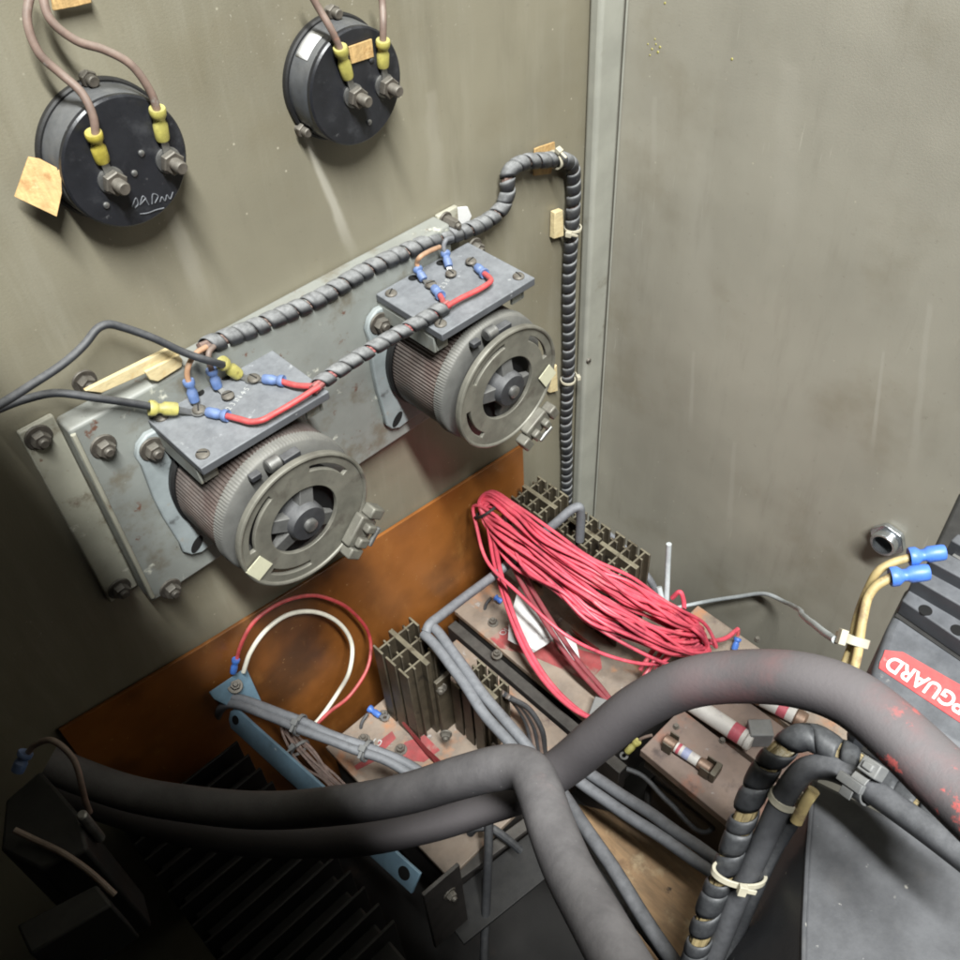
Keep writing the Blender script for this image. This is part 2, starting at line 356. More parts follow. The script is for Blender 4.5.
def smooth(pts, k=8, closed=False):
    """centripetal Catmull-Rom through the points"""
    P = [V(p) for p in pts]; n = len(P)
    if closed: Q = [P[-1]] + P + [P[0], P[1]]; m = n
    else: Q = [P[0] * 2 - P[1]] + P + [P[-1] * 2 - P[-2]]; m = n - 1
    out = []
    for i in range(m):
        a, b, c, d = Q[i:i + 4]
        t0 = 0; t1 = t0 + max((b - a).length, 1e-6) ** .5; t2 = t1 + max((c - b).length, 1e-6) ** .5; t3 = t2 + max((d - c).length, 1e-6) ** .5
        for j in range(k):
            t_ = t1 + (t2 - t1) * j / k
            A1 = a * ((t1 - t_) / (t1 - t0)) + b * ((t_ - t0) / (t1 - t0)); A2 = b * ((t2 - t_) / (t2 - t1)) + c * ((t_ - t1) / (t2 - t1))
            A3 = c * ((t3 - t_) / (t3 - t2)) + d * ((t_ - t2) / (t3 - t2))
            B1 = A1 * ((t2 - t_) / (t2 - t0)) + A2 * ((t_ - t0) / (t2 - t0)); B2 = A2 * ((t3 - t_) / (t3 - t1)) + A3 * ((t_ - t1) / (t3 - t1))
            out.append(B1 * ((t2 - t_) / (t2 - t1)) + B2 * ((t_ - t1) / (t2 - t1)))
    out.append(P[0].copy() if closed else P[-1].copy())
    return out

def wob(pts, amp, freq=1.0):
    """small hand-bent irregularity along a path"""
    ph = [random.uniform(0, 6) for _ in range(6)]; out = []; s_ = 0
    for i, p in enumerate(pts):
        if i: s_ += (p - pts[i - 1]).length
        q = s_ * 60 * freq
        out.append(p + V((math.sin(q + ph[0]) + .6 * math.sin(q * 2.3 + ph[1]), math.sin(q * 1.1 + ph[2]) + .6 * math.sin(q * 2.1 + ph[3]),
                          math.sin(q * .9 + ph[4]) + .6 * math.sin(q * 2.6 + ph[5]))) * amp)
    return out

def resample(P, step):
    L = [0]
    for i in range(1, len(P)): L.append(L[-1] + (P[i] - P[i - 1]).length)
    n = max(2, int(L[-1] / step)); out = []; j = 0
    for i in range(n + 1):
        t_ = L[-1] * i / n
        while j < len(P) - 2 and L[j + 1] < t_: j += 1
        q = (t_ - L[j]) / max(1e-9, L[j + 1] - L[j]); out.append(P[j].lerp(P[j + 1], min(1, max(0, q))))
    return out, L[-1]

def spiral(mb, path, r, pitch, cover=.78, seg=16, th=.12, irregular=.25):
    """flat plastic strip wound round a path"""
    step = pitch / seg; P, L = resample(path, step); fr = frames(P); n = len(P); K = 5; rows = []
    ph = random.uniform(0, 6)
    for i in range(n):
        row = []
        for j in range(K + 1):
            q = j / K; off = q * cover * seg * (1 + irregular * .4 * math.sin(i * .11 + ph))
            x = min(n - 1, i + off); i0 = int(x); i1 = min(n - 1, i0 + 1); fx = x - i0
            p = P[i0].lerp(P[i1], fx); u, w_, _ = fr[i0]
            a = 2 * PI * i / seg + ph
            rr = r * (1 + th * (1 - (2 * q - 1) ** 4)) * (1 + .05 * irregular * math.sin(i * .37))
            row.append(p + (u * math.cos(a) + w_ * math.sin(a)) * rr)
        rows.append(row)
    vs = [p for row in rows for p in row]; fs = []
    for i in range(n - 1 - int(cover * seg)):
        for j in range(K): fs.append((i * (K + 1) + j, (i + 1) * (K + 1) + j, (i + 1) * (K + 1) + j + 1, i * (K + 1) + j + 1))
    mb.add(vs, fs)
    return mb

ORG = {}
def org(o): return ORG.get(o.name, V((0, 0, 0)))

def obj(name, mb, mats, parent=None, bevel=0, sharp=35, solid=0, origin=None, seg=2, topmat=None, sub=0):
    """links ONE mesh object; vertices are given in world space, the origin goes to the base of the mesh"""
    vs = mb.v
    if origin is None:
        lo = V((min(p.x for p in vs), min(p.y for p in vs), min(p.z for p in vs))); hi = V((max(p.x for p in vs), max(p.y for p in vs), max(p.z for p in vs)))
        origin = V(((lo.x + hi.x) / 2, (lo.y + hi.y) / 2, lo.z))
    me = bpy.data.meshes.new(name); me.from_pydata([p - origin for p in vs], [], mb.f)
    mats = mats if isinstance(mats, (list, tuple)) else [mats]
    for m in mats: me.materials.append(MT[m] if isinstance(m, str) else m)
    for p, i in zip(me.polygons, mb.mi): p.material_index = min(i, len(mats) - 1)
    bm = bmesh.new(); bm.from_mesh(me); bmesh.ops.recalc_face_normals(bm, faces=bm.faces); bm.to_mesh(me); bm.free()
    if topmat is not None:
        for p in me.polygons:
            if p.normal.z > .9: p.material_index = topmat
    me.polygons.foreach_set('use_smooth', [True] * len(me.polygons))
    me.set_sharp_from_angle(angle=math.radians(sharp)); me.update()
    o = bpy.data.objects.new(name, me); COL.objects.link(o)
    if parent: o.parent = parent
    o.location = origin - (org(parent) if parent else V((0, 0, 0)))
    ORG[o.name] = origin
    if solid:
        k = o.modifiers.new('thickness', 'SOLIDIFY'); k.thickness = solid; k.offset = 0
    if bevel:
        k = o.modifiers.new('edges', 'BEVEL'); k.width = bevel; k.segments = seg; k.limit_method = 'ANGLE'; k.angle_limit = math.radians(40); k.harden_normals = False
    return o

def tag(o, label, cat, group=None, kind=None):
    if label: o['label'] = label
    if cat: o['category'] = cat
    if group: o['group'] = group
    if kind: o['kind'] = kind
    return o

def thing(name, loc, label, cat, group=None):
    o = bpy.data.objects.new(name, None); COL.objects.link(o); o.location = V(loc); o.empty_display_size = .01
    ORG[o.name] = V(loc); return tag(o, label, cat, group)

def recopy(o, delta, parent=None):
    """copy of one mesh object moved by delta"""
    c = o.copy(); COL.objects.link(c); c.parent = parent if parent else o.parent
    c.location = o.location + V(delta); ORG[c.name] = org(o) + V(delta); return c

def text_mb(txt, o, rx, uy, height, depth=.0003, bold=.0):
    """lettering as a thin mesh: o = baseline start, rx / uy = unit vectors along the line and up the letters"""
    cu = bpy.data.curves.new('lettering', 'FONT'); cu.body = txt; cu.size = 1; cu.offset = bold; cu.extrude = 0
    tmp = bpy.data.objects.new('lettering', cu); COL.objects.link(tmp)
    dg = bpy.context.evaluated_depsgraph_get(); dg.update()
    me = bpy.data.meshes.new_from_object(tmp.evaluated_get(dg))
    mb = MB(); k = height / .69; nz = V(rx).cross(V(uy)) * depth
    mb.add([V(o) + V(rx) * (v.co.x * k) + V(uy) * (v.co.y * k) + nz for v in me.vertices], [tuple(p.vertices) for p in me.polygons])
    bpy.data.objects.remove(tmp); bpy.data.curves.remove(cu); bpy.data.meshes.remove(me)
    return mb

# ------------------------------------------------------------------ small hardware
def bolt(parent, p, d, r=.0062, h=.005, washer=1.45, m='bolt', stud=True, name='bolt'):
    mb = MB(); d = V(d).normalized(); p = V(p)
    hint = frame(d)[0] * math.cos(.4 + p.x * 40) + frame(d)[1] * math.sin(.4 + p.x * 40)
    if washer: mb.lathe(p, d, [(0, r * washer), (.0009, r * washer), (.0013, r * washer * .94)], 24)
    mb.hexnut(p + d * .0012, d, r, h, hint)
    if stud: mb.lathe(p + d * (h + .0008), d, [(0, r * .55), (.002, r * .55), (.0028, r * .42)], 14)
    return obj(name, mb, m, parent)

def screw(parent, p, d, r=.0045, m='steel', name='screw', slot=True):
    d = V(d).normalized(); u, w_, d = frame(d); mb = MB(); a = p[0] * 97; q = u * math.cos(a) + w_ * math.sin(a)
    mb.lathe(p, d, [(0, r), (.0008, r), (.0018, r * .82), (.0022, r * .5), (.0023, .0001)], 20)
    o = obj(name, mb, m, parent)
    if slot:
        s2 = MB(); s2.box(V(p) + d * .0021, (r * 1.5, r * .2, .0008), (q, d.cross(q), d)); obj('slot', s2, 'black', o)
    return o

def lead(label, cat, group, pts, r, wm, ends, name='lead_wire', k=10, wobble=.0004):
    """insulated wire with crimp terminals: ends = list of (at, s0, s1, ring or None, sleeve material, ring normal)
    at = 0 start, 1 end; s0 = mouth of the sleeve, s1 = its tail, ring = centre of the ring tongue"""
    P = smooth(pts, k); P = wob(P, wobble) if wobble else P
    root = thing(name, P[len(P) // 2], label, cat, group)
    mb = MB(); mb.tube(P, r, 12); obj('wire', mb, wm, root)
    for (s0, s1, rg, sm, nrm, rr) in ends:
        s0 = V(s0); s1 = V(s1); L = (s1 - s0).length; q = rr
        mb = MB(); mb.lathe(s0, s1 - s0, [(.0006, q * .7), (0, q * 1.12), (L * .05, q * 1.2), (L * .2, q * 1.16), (L * .32, q * .86), (L * .42, q * .88), (L * .52, q * 1.08), (L * .9, q * 1.06), (L * .97, q * .98), (L, q * .6)], 20, mod=lambda k, t_: -.13 * q * abs(math.cos(2 * PI * k / 20 + .6)) if L * .3 < t_ < L * .48 else (-.07 * q * abs(math.sin(2 * PI * k / 20)) if t_ > L * .5 else 0))
        obj('crimp_sleeve', mb, sm, root)
        if rg is not None:
            rg = V(rg); n = V(nrm).normalized(); u = (rg - s1); u = (u - n * u.dot(n)).normalized(); v = n.cross(u)
            ro = q * 1.25; ri = q * .62; th = .0008; mb = MB()
            out = [rg + (u * math.cos(2 * PI * i / 24) + v * math.sin(2 * PI * i / 24)) * ro for i in range(24)]
            inn = [rg + (u * math.cos(2 * PI * i / 24) + v * math.sin(2 * PI * i / 24)) * ri for i in range(24)]
            vs = [p + n * z for z in (0, th) for p in out] + [p + n * z for z in (0, th) for p in inn]; fs = []
            for i in range(24):
                j = (i + 1) % 24
                fs += [(i, j, 24 + j, 24 + i), (48 + i, 72 + i, 72 + j, 48 + j), (24 + i, 24 + j, 72 + j, 72 + i), (i, 48 + i, 48 + j, j)]
            mb.add(vs, fs)
            a = s1 - (s1 - s0).normalized() * L * .12; b = rg - u * ro * .92
            mb.hull8([a - v * q * .5 - n * q * .3, a + v * q * .5 - n * q * .3, a + v * q * .5 + n * q * .3, a - v * q * .5 + n * q * .3],
                     [b - v * q * .6, b + v * q * .6, b + v * q * .6 + n * th, b - v * q * .6 + n * th])
            obj('ring_tongue', mb, 'steel', root)
    return root

def cable(name, label, cat, pts, r, m, seg=18, k=10, wobble=.0006, group=None):
    P = smooth(pts, k); P = wob(P, wobble, .5)
    if isinstance(r, (list, tuple)):
        n = len(P); rr = []
        for i in range(n):
            x = (len(r) - 1) * i / (n - 1); a = int(min(x, len(r) - 2)); rr.append(r[a] + (r[a + 1] - r[a]) * (x - a))
        r = rr
    mb = MB(); mb.tube(P, r, seg); return tag(obj(name, mb, m), label, cat, group)

def tie(parent, c, d, r, name='cable_tie', m='tie', head=None, width=.0026, label=None, sq=(1, 1), hint=None):
    """nylon strap round a bundle of radius r with its square head and stub"""
    u, w_, d = frame(d, hint); c = V(c); mb = MB(); n = 28; vs = []; fs = []
    for i in range(n):
        a = 2 * PI * i / n
        for (dr, dz) in ((0, -.5), (.0012, -.5), (.0012, .5), (0, .5)):
            vs.append(c + (u * math.cos(a) * sq[0] + w_ * math.sin(a) * sq[1]) * (r + dr) + d * (dz * width))
    for i in range(n):
        j = (i + 1) % n
        for q in range(4): fs.append((i * 4 + q, i * 4 + (q + 1) % 4, j * 4 + (q + 1) % 4, j * 4 + q))
    mb.add(vs, fs)
    hd = V(head) if head is not None else (-fwd)
    hd = (hd - d * hd.dot(d)).normalized(); side = d.cross(hd)
    sc_ = (abs(hd.dot(u)) * sq[0] + abs(hd.dot(w_)) * sq[1])
    mb.box(c + hd * (r * sc_ + .0022), (.0048, width * 1.7, .0036), (side, d, hd))
    mb.box(c + hd * (r * sc_ + .0022) + side * .005, (.006, width * .8, .0011), (side, d, hd))
    o = obj(name, mb, m, parent, bevel=.0003)
    return o

Z0 = V((0, 0, 0))
NY = V((0, -1, 0)); UP = V((0, 0, 1))
# ------------------------------------------------------------------ the cabinet
mb = MB(); mb.bx(-1.1, -.0015, 0, .003, -.5, 1.05)
panel = tag(obj('sheet_panel', mb, 'panelA', origin=Z0), 'olive grey sheet metal panel that carries the two round meters', 'panel')
for p in ((84, 381),): bolt(panel, A(*p), NY, .005, .006)
mb = MB(); mb.bx(0, .003, -1.3, .003, -.5, 1.05)
tag(obj('sheet_panel', mb, 'panelB', origin=Z0), 'bare olive grey side panel with pale vertical streaks, right of the corner', 'panel')
mb = MB()
for (px, py) in ((652, 49), (656, 44), (658, 52), (655, 39), (660, 47), (665, 3), (650, 55), (732, 59), (648, 44)):
    c = B(px, py); r = random.uniform(.0006, .0013); mb = MB(); mb.lathe(c, V((-1, 0, 0)), [(0, r), (.0003, r * .8), (.0004, .0001)], 9)
    obj('paint_speck', mb, 'yellow', bpy.data.objects['sheet_panel.001'])
mb = MB(); mb.bx(-.0285, -.0008, -.0125, -.0004, -.5, 1.05)
cp = tag(obj('corner_post', mb, 'post', bevel=.0035, seg=3), 'slim light grey upright post in the corner between the panels', 'corner post')
mb = MB(); mb.tube(smooth([V((-.0012, -.0135, z)) for z in (-.5, .2, .6, 1.05)], 6), .0009, 6); obj('sealant_bead', mb, 'post', cp)
screw(cp, V((-.0245, -.0125, A(580, 366, -.0125).z)), NY, .0028, 'bolt')
mb = MB(); mb.bx(-1.3, .1, -1.4, .01, -.272, -.25)
tag(obj('cabinet_floor', mb, 'floor'), kind='structure', label='dark grimy floor of the cabinet under all the equipment', cat='floor')

q = [V((-.57, -.0045, .232)), A(200, 648, -.0045), A(365, 546, -.0045), A(523, 445, -.0045), V((-.1000, -.0045, -.24)), V((-.57, -.0045, -.24))]
mb = MB(); mb.slab(q, NY, .003)
tag(obj('insulating_sheet', mb, 'fishpaper', bevel=.0006), 'oily orange brown insulating sheet below the two drum rheostats', 'insulating sheet')

mb = MB(); mb.slab([V((-1.3, -.002, .9)), V((-.580, -.002, .9)), V((-.551, -.32, .9)), V((-.540, -.47, .9)), V((-.538, -.56, .9)), V((-.538, -1.3, .9)), V((-1.3, -1.3, .9))], UP, .004)  # added unseen sheet, cut so its shadow darkens the lower left
tag(obj('added_shade_sheet', mb, 'panelB'), 'unseen sheet added above the frame to shade the left end of the cabinet', 'light_blocker')
# ------------------------------------------------------------------ mounting bracket
br = thing('mounting_bracket', (-.335, 0, .306), 'pale grey dented steel bracket bolted to the panel behind both drum rheostats', 'bracket')
mb = MB(); mb.bx(-.479, -.188, -.018, -.0006, .306, .466)
obj('raised_plate', mb, 'bracket', br, bevel=.0022, seg=3)
mb = MB(); mb.bx(-.5005, -.4795, -.0045, -.0004, .314, .470); obj('flange', mb, 'flange', br, bevel=.001)
mb = MB(); mb.bx(-.1875, -.168, -.0045, -.0004, .312, .466); obj('flange', mb, 'flange', br, bevel=.001)
mb = MB(); mb.tube([V((-.4775, -.0188, .312)), V((-.4775, -.0188, .463))], .0016, 8); obj('weld_ridge', mb, 'flange', br)
for (px, py, y) in ((38, 437, -.0045), (119, 588, -.0045), (103, 446, -.018), (170, 588, -.018)): bolt(br, A(px, py, y), NY, .0055, .0055)
bolt(br, A(474, 247, -.018), NY, .005, .006)
bolt(br, V((-.181, -.0045, .461)), NY, .004, .012)

# ------------------------------------------------------------------ drum rheostats
def arc_plate(c, r0, r1, slots, y, th):
    """disc normal to Y with a centre hole and arc slots cut right through"""
    bands = [r0, r0 + .0012, .0362, .0400, r1 - .0026, r1]; n = 144; vs = {}; mb = MB()
    def keep(i, j):
        if j != 2: return True
        a = (i + .5) / n * 360
        return not any((a - s0) % 360 < (s1 - s0) % 360 for s0, s1 in slots)
    for i in range(n):
        for j, r in enumerate(bands): vs[(i, j)] = len(mb.v); mb.v.append(V((c[0] + r * math.cos(2 * PI * i / n), y, c[1] + r * math.sin(2 * PI * i / n))))
    m = len(mb.v)
    mb.v += [p - V((0, -th, 0)) * 1 for p in mb.v[:m]]
    def quad(a, b, c_, d): mb.f.append((a, b, c_, d)); mb.mi.append(0)
    for i in range(n):
        i2 = (i + 1) % n
        for j in range(5):
            if not keep(i, j): continue
            a, b, c_, d = vs[(i, j)], vs[(i2, j)], vs[(i2, j + 1)], vs[(i, j + 1)]
            quad(a, b, c_, d); quad(a + m, d + m, c_ + m, b + m)
            if j == 0 or (j == 3 and not keep(i, 2)): quad(a, a + m, b + m, b)
            if j == 4 or (j == 1 and not keep(i, 2)): quad(d, c_, c_ + m, d + m)
            if j == 2:
                if not keep((i - 1) % n, 2): quad(a, d, d + m, a + m)
                if not keep(i2, 2): quad(b, b + m, c_ + m, c_)
    return mb

def rheostat(label, cx, cz, slots, brush, lab, lab_ang, arms, bolts, board):
    root = thing('drum_rheostat', (cx, -.018, cz - .06), label, 'rheostat', 'drum rheostats on the bracket')
    c = V((cx, 0, cz))
    # cast base plate with four slotted ears
    pts = []
    for k in range(4):
        a = PI / 4 + k * PI / 2 + .04; ex = V((math.cos(a), 0, math.sin(a))); ey = V((-math.sin(a), 0, math.cos(a)))
        for s_ in (-1, 1): pts.append(ex * .048 + ey * (s_ * .034))if s_ < 0 else None
        for t_ in (-70, -35, 0, 35, 70):
            b = math.radians(t_); pts.append(ex * (.062 + .0125 * math.cos(b)) + ey * (.0135 * math.sin(b)))
        pts.append(ex * .048 + ey * .034)
    mb = MB(); mb.slab([c + V((0, -.0235, 0)) + p for p in pts], NY, .0052)
    bp = obj('base_plate', mb, 'base_blue', root, bevel=.0012)
    for k in range(4):
        a = PI / 4 + k * PI / 2 + .04; ex = V((math.cos(a), 0, math.sin(a)))
        e = c + ex * .0655 + V((0, -.0236, 0))
        if k in bolts: bolt(root, e, NY, .0056, .0055)
        else:
            mb = MB(); ey = V((-ex.z, 0, ex.x)); mb.slab([e + (ex * math.cos(t) * .007 + ey * math.sin(t) * .0035) + V((0, -.0003, 0)) for t in [2 * PI * i / 20 for i in range(20)]], NY, .0008)
            obj('slot', mb, 'void', bp)
    # dark core end and ribbed winding
    mb = MB(); mb.lathe(c + V((0, -.0235, 0)), NY, [(0, .0485), (.0045, .0495), (.006, .048)], 72); obj('end_cheek', mb, 'black', root)
    nt = 112
    mb = MB(); prof = [(0, .042), (.0015, .0465), (.004, .0475), (.046, .0475), (.0505, .0470), (.053, .0445), (.0545, .040), (.055, .030)]
    mb.lathe(c + V((0, -.028, 0)), NY, prof, nt * 4, mod=lambda k, t_: (.0008, .0003, -.0008, .0003)[k % 4])
    obj('winding', mb, 'coil', root, sharp=80)
    # grey retaining ring with fine teeth
    mb = MB(); mb.lathe(c + V((0, -.0755, 0)), NY, [(0, .0465), (.001, .0490), (.0075, .0490), (.009, .0475), (.0092, .035)], 560, mod=lambda k, t_: (.0007 if k % 4 < 2 else -.0003) if t_ > .0005 and t_ < .004 else 0)
    obj('toothed_ring', mb, 'ring', root, sharp=50)
    # front disc
    obj('front_disk', arc_plate((cx, cz), .0244, .0478, slots, -.1, .0032), 'disk', root, bevel=.0005)
    mb = MB(); mb.ring(c + V((0, -.1003, 0)), NY, .0466, .0014, 96, 8); obj('disk_rim', mb, 'disk', root)
    # recess, spokes, hub
    mb = MB(); mb.lathe(c + V((0, -.086, 0)), NY, [(0, .0335), (.002, .0335), (.0025, .012)], 48); obj('recess_plate', mb, 'black', root)
    for k, a in enumerate(arms):
        a = math.radians(a); ex = V((math.cos(a), 0, math.sin(a))); ey = V((-ex.z, 0, ex.x)); mb = MB()
        mb.hull8([c + ex * .006 + ey * s_ * .0056 + V((0, y, 0)) for s_, y in ((-1, -.092), (1, -.092), (1, -.1015), (-1, -.1015))],
                 [c + ex * .0262 + ey * s_ * .0046 + V((0, y, 0)) for s_, y in ((-1, -.092), (1, -.092), (1, -.0965), (-1, -.0965))])
        obj('spoke', mb, 'spoke', root, bevel=.0006)
        ex2 = V((math.cos(a + .78), 0, math.sin(a + .78)))
        if k % 2 == 0: screw(root, c + ex2 * .0185 + V((0, -.0885, 0)), NY, .0022, 'steel')
    mb = MB(); mb.lathe(c + V((0, -.088, 0)), NY, [(0, .0132), (.0145, .0130), (.0165, .0117), (.017, .007)], 40); h = obj('hub', mb, 'dark', root)
    mb = MB(); mb.lathe(c + V((0, -.104, 0)), NY, [(0, .0046), (.0032, .0045), (.0038, .0036)], 24); obj('shaft_end', mb, 'steel', h)
    # carbon brush holder straddling the disc edge
    b = V((brush.x, -.1, brush.z)); ex = (b - V((cx, -.1, cz))).normalized(); b = b - ex * .004; ey = V((-ex.z, 0, ex.x)); ax = (ex, V((0, 1, 0)), ey)
    mb = MB()
    mb.box(b + V((0, -.0042, 0)) - ex * .001, (.013, .008, .023), ax)
    mb.box(b + V((0, -.0055, 0)) + ex * .002 + ey * .0155, (.0115, .010, .008), ax)
    mb.box(b + V((0, -.0055, 0)) + ex * .002 - ey * .0155, (.0115, .010, .008), ax)
    mb.box(b + V((0, -.0105, 0)) + ex * .001 + ey * .005, (.008, .006, .006), ax)
    mb.box(b + V((0, -.0105, 0)) + ex * .001 - ey * .006, (.009, .005, .007), ax)
    mb.box(b + V((0, .003, 0)) + ex * .009, (.007, .016, .016), ax)
    bh = obj('brush_holder', mb, 'disk', root, bevel=.0013)
    mb = MB(); mb.cyl(b + V((0, -.0112, 0)) + ex * .0085 - ey * .007, b + V((0, -.0112, 0)) + ex * .0085 + ey * .007, .0018, 12); obj('brush_pin', mb, 'steel', bh)
    # roller seen behind the top of the disc
    a = math.radians(97); e = c + V((math.cos(a), 0, math.sin(a))) * .0470
    mb = MB(); mb.cyl(e + V((-.0045, -.0905, 0)), e + V((.0045, -.0905, 0)), .0046, 24); obj('roller', mb, 'steel', root)
    mb = MB(); mb.box(e + V((.012, -.09, -.002)), (.012, .006, .004)); mb.box(e + V((-.012, -.088, -.003)), (.007, .005, .004)); obj('roller_bracket', mb, 'dark', root, bevel=.0006)
    # pale square label
    l = V((lab.x, -.1018, lab.z)); ca, sa = math.cos(lab_ang), math.sin(lab_ang); ux = V((ca, 0, sa)); uz = V((-sa, 0, ca))
    mb = MB(); mb.slab([l + ux * (i * .0065) + uz * (j * .0072) for i, j in ((-1, -1), (1, -.95), (1.03, 1), (-.96, 1.02))], NY, .0006); obj('paper_label', mb, 'label', root)
    # terminal board on a folded carrier
    x0, x1, y0, y1, zt = board
    tb_m = MB(); tb_m.bx(x0, x1, y0, y1, zt - .006, zt); tb = obj('terminal_board', tb_m, 'board', root, bevel=.0007)
    mb = MB()
    mb.bx(x0 + .0006, x1 - .0006, y0 + .010, -.0185, zt - .0084, zt - .0063)
    mb.bx(x0 + .0006, x0 + .0026, y0 + .010, -.0185, zt - .021, zt - .0086); mb.bx(x1 - .0026, x1 - .0006, y0 + .010, -.0185, zt - .021, zt - .0086); mb.bx(x0 + .0028, x0 + .013, y0 + .010, y0 + .012, zt - .021, zt - .0086); mb.bx(x1 - .013, x1 - .0028, y0 + .010, y0 + .012, zt - .021, zt - .0086)
    obj('board_carrier', mb, 'bracket', root, bevel=.0005)
    for (i, j) in ((x0 + .007, y0 + .009), (x1 - .007, y0 + .009), (x0 + .007, y1 - .008)): screw(tb, V((i, j, zt)), UP, .0042, 'bolt')
    return root, tb

c1 = A(305, 520, -.1); c2 = A(508, 388, -.1)
def ang(c, px, py): p = A(px, py, -.1); return math.degrees(math.atan2(p.z - c.z, p.x - c.x)) % 360
def sl(c, pts, half): return [((ang(c, *p) - half) % 360, (ang(c, *p) + half) % 360) for p in pts]
v1, tb1 = rheostat('left drum rheostat, its pale square label at the lower left of the disc', c1.x, c1.z,
    sl(c1, [(331, 463)], 24) + sl(c1, [(250, 528)], 30) + sl(c1, [(288, 585)], 24), A(359, 527, -.1), A(258, 567, -.1), .45,
    (70, 160, 215, 320), (1,), (-.4355, -.3445, -.0765, -.0135, .445))
v2, tb2 = rheostat('right drum rheostat under the big harness, its pale label on the right of the disc', c2.x, c2.z,
    sl(c2, [(543, 340)], 24) + sl(c2, [(487, 362)], 26) + sl(c2, [(473, 428)], 24), A(533, 424, -.1), A(546, 375, -.1), .55,
    (85, 175, 265, 340), (1,), (-.2600, -.1735, -.0860, -.0190, .445))
ZT = .445
for tb, base, holes in ((tb1, (240, 403), [(199, 393), (226, 377)]), (tb2, (455, 280), [(441, 263), (413, 278)])):
    for h in holes:
        mb = MB(); mb.lathe(F(h[0], h[1], ZT) + V((0, 0, -.0002)), UP, [(0, .0034), (.0005, .0034)], 20); obj('hole', mb, 'void', tb)
    o = F(base[0] - 14, base[1] + 12, ZT) + V((0, 0, .0002))
    mb = text_mb('1 2 3 IN 4 5', o, V((.93, .37, 0)), V((-.37, .93, 0)), .0036, .0001); obj('terminal_print', mb, 'print', tb)

# ------------------------------------------------------------------ panel meters
def meter(label, c, yf, studs, lug, extra):
    root = thing('panel_meter', c, label, 'meter', 'round meters on the panel')
    mb = MB(); mb.lathe(c, NY, [(0, .0355), (.0028, .0355), (.0036, .0345), (.0037, .03)], 72); obj('mounting_flange', mb, 'black', root)
    mb = MB(); mb.lathe(c + V((0, -.0036, 0)), NY, [(0, .0335), (yf - .006, .0330), (yf - .0045, .0322)], 72); obj('case', mb, 'meter_case', root)
    mb = MB(); mb.lathe(c + V((0, -yf + .001, 0)), NY, [(0, .0328), (.0025, .0328), (.0035, .0318), (.0037, .004)], 72); bk = obj('back_plate', mb, 'bakelite', root)
    for s_ in studs:
        p = V((s_.x, -yf - .0026, s_.z)); mb = MB()
        mb.lathe(p, NY, [(0, .0068), (.0012, .0068), (.0014, .0062)], 24); obj('washer', mb, 'steel', root)
        mb = MB(); mb.hexnut(p + V((0, -.0024, 0)), NY, .0062, .0048, V((.3, 0, 1))); obj('nut', mb, 'bolt', root)
        mb = MB(); mb.lathe(p + V((0, -.004, 0)), NY, [(0, .0034), (.0095, .0034), (.0105, .0027)], 20); obj('stud', mb, 'bolt', root)
    for p in lug:
        mb = MB(); mb.lathe(V((p.x, 0, p.z)), NY, [(0, .0028), (.010, .0028), (.0105, .0022)], 14); mb.hexnut(V((p.x, -.003, p.z)), NY, .0042, .0035, UP); obj('fixing_stud', mb, 'bolt', root)
    return root, bk
y1 = .0205
mc1 = A(105, 149); ms1 = [A(108, 178, -y1), A(165, 158, -y1)]
m1, b1 = meter('left round black meter with faint white scribble on its back', mc1, y1, ms1, [A(84, 76)], None)
mc2 = A(333, 77); ms2 = [A(350, 94, -y1), A(381, 84, -y1)]
m2, b2 = meter('right round black meter with a white sticker on its side and a tan tab', mc2, y1, ms2, [A(328, 10), A(298, 128)], None)
for m, c, pts in ((b1, mc1, [(134, 173), (106, 205), (141, 153)]), (b2, mc2, [(371, 60), (369, 122)])):
    for p in pts:
        q = A(p[0], p[1], -y1 - .0027); mb = MB(); mb.lathe(q, NY, [(0, .0016), (.0008, .0016), (.0012, .001)], 14); obj('small_screw', mb, 'steel' if p[1] > 110 else 'dark', m)
def scribble(bk, strokes, r=.00032):
    mb = MB()
    for s_ in strokes: mb.tube(smooth(As(s_, -y1 - .0029), 5), r, 5)
    obj('handwriting', mb, 'scrawl', bk)
scribble(b1, [[(132, 207), (136, 198), (138, 204), (135, 208)], [(140, 205), (143, 196), (149, 205)], [(146, 198), (141, 204)], [(152, 204), (153, 194), (158, 196), (155, 203)],
              [(160, 202), (162, 197), (165, 201), (167, 195), (170, 199), (173, 192)], [(140, 214), (148, 213), (156, 210), (164, 208)]])
mb = MB()
cz = mc2 + V((0, -.009, 0)); a0, a1 = math.radians(112), math.radians(140); rows = []
for i in range(9):
    a = a0 + (a1 - a0) * i / 8; e = V((math.cos(a), 0, math.sin(a)))
    rows.append([mc2 + e * .0337 + V((0, -.005, 0)), mc2 + e * .0335 + V((0, -.0155, 0))])
mb.add([p for r in rows for p in r], [(2 * i, 2 * i + 1, 2 * i + 3, 2 * i + 2) for i in range(8)]); obj('sticker', mb, 'paper', m2, solid=.0003)
mb = MB(); mb.slab([A(p[0], p[1], -y1 - .0042) for p in ((349, 47), (372, 39), (374, 57), (352, 64))], NY, .0012); obj('tan_tab', mb, 'tape_old', m2, bevel=.0002)

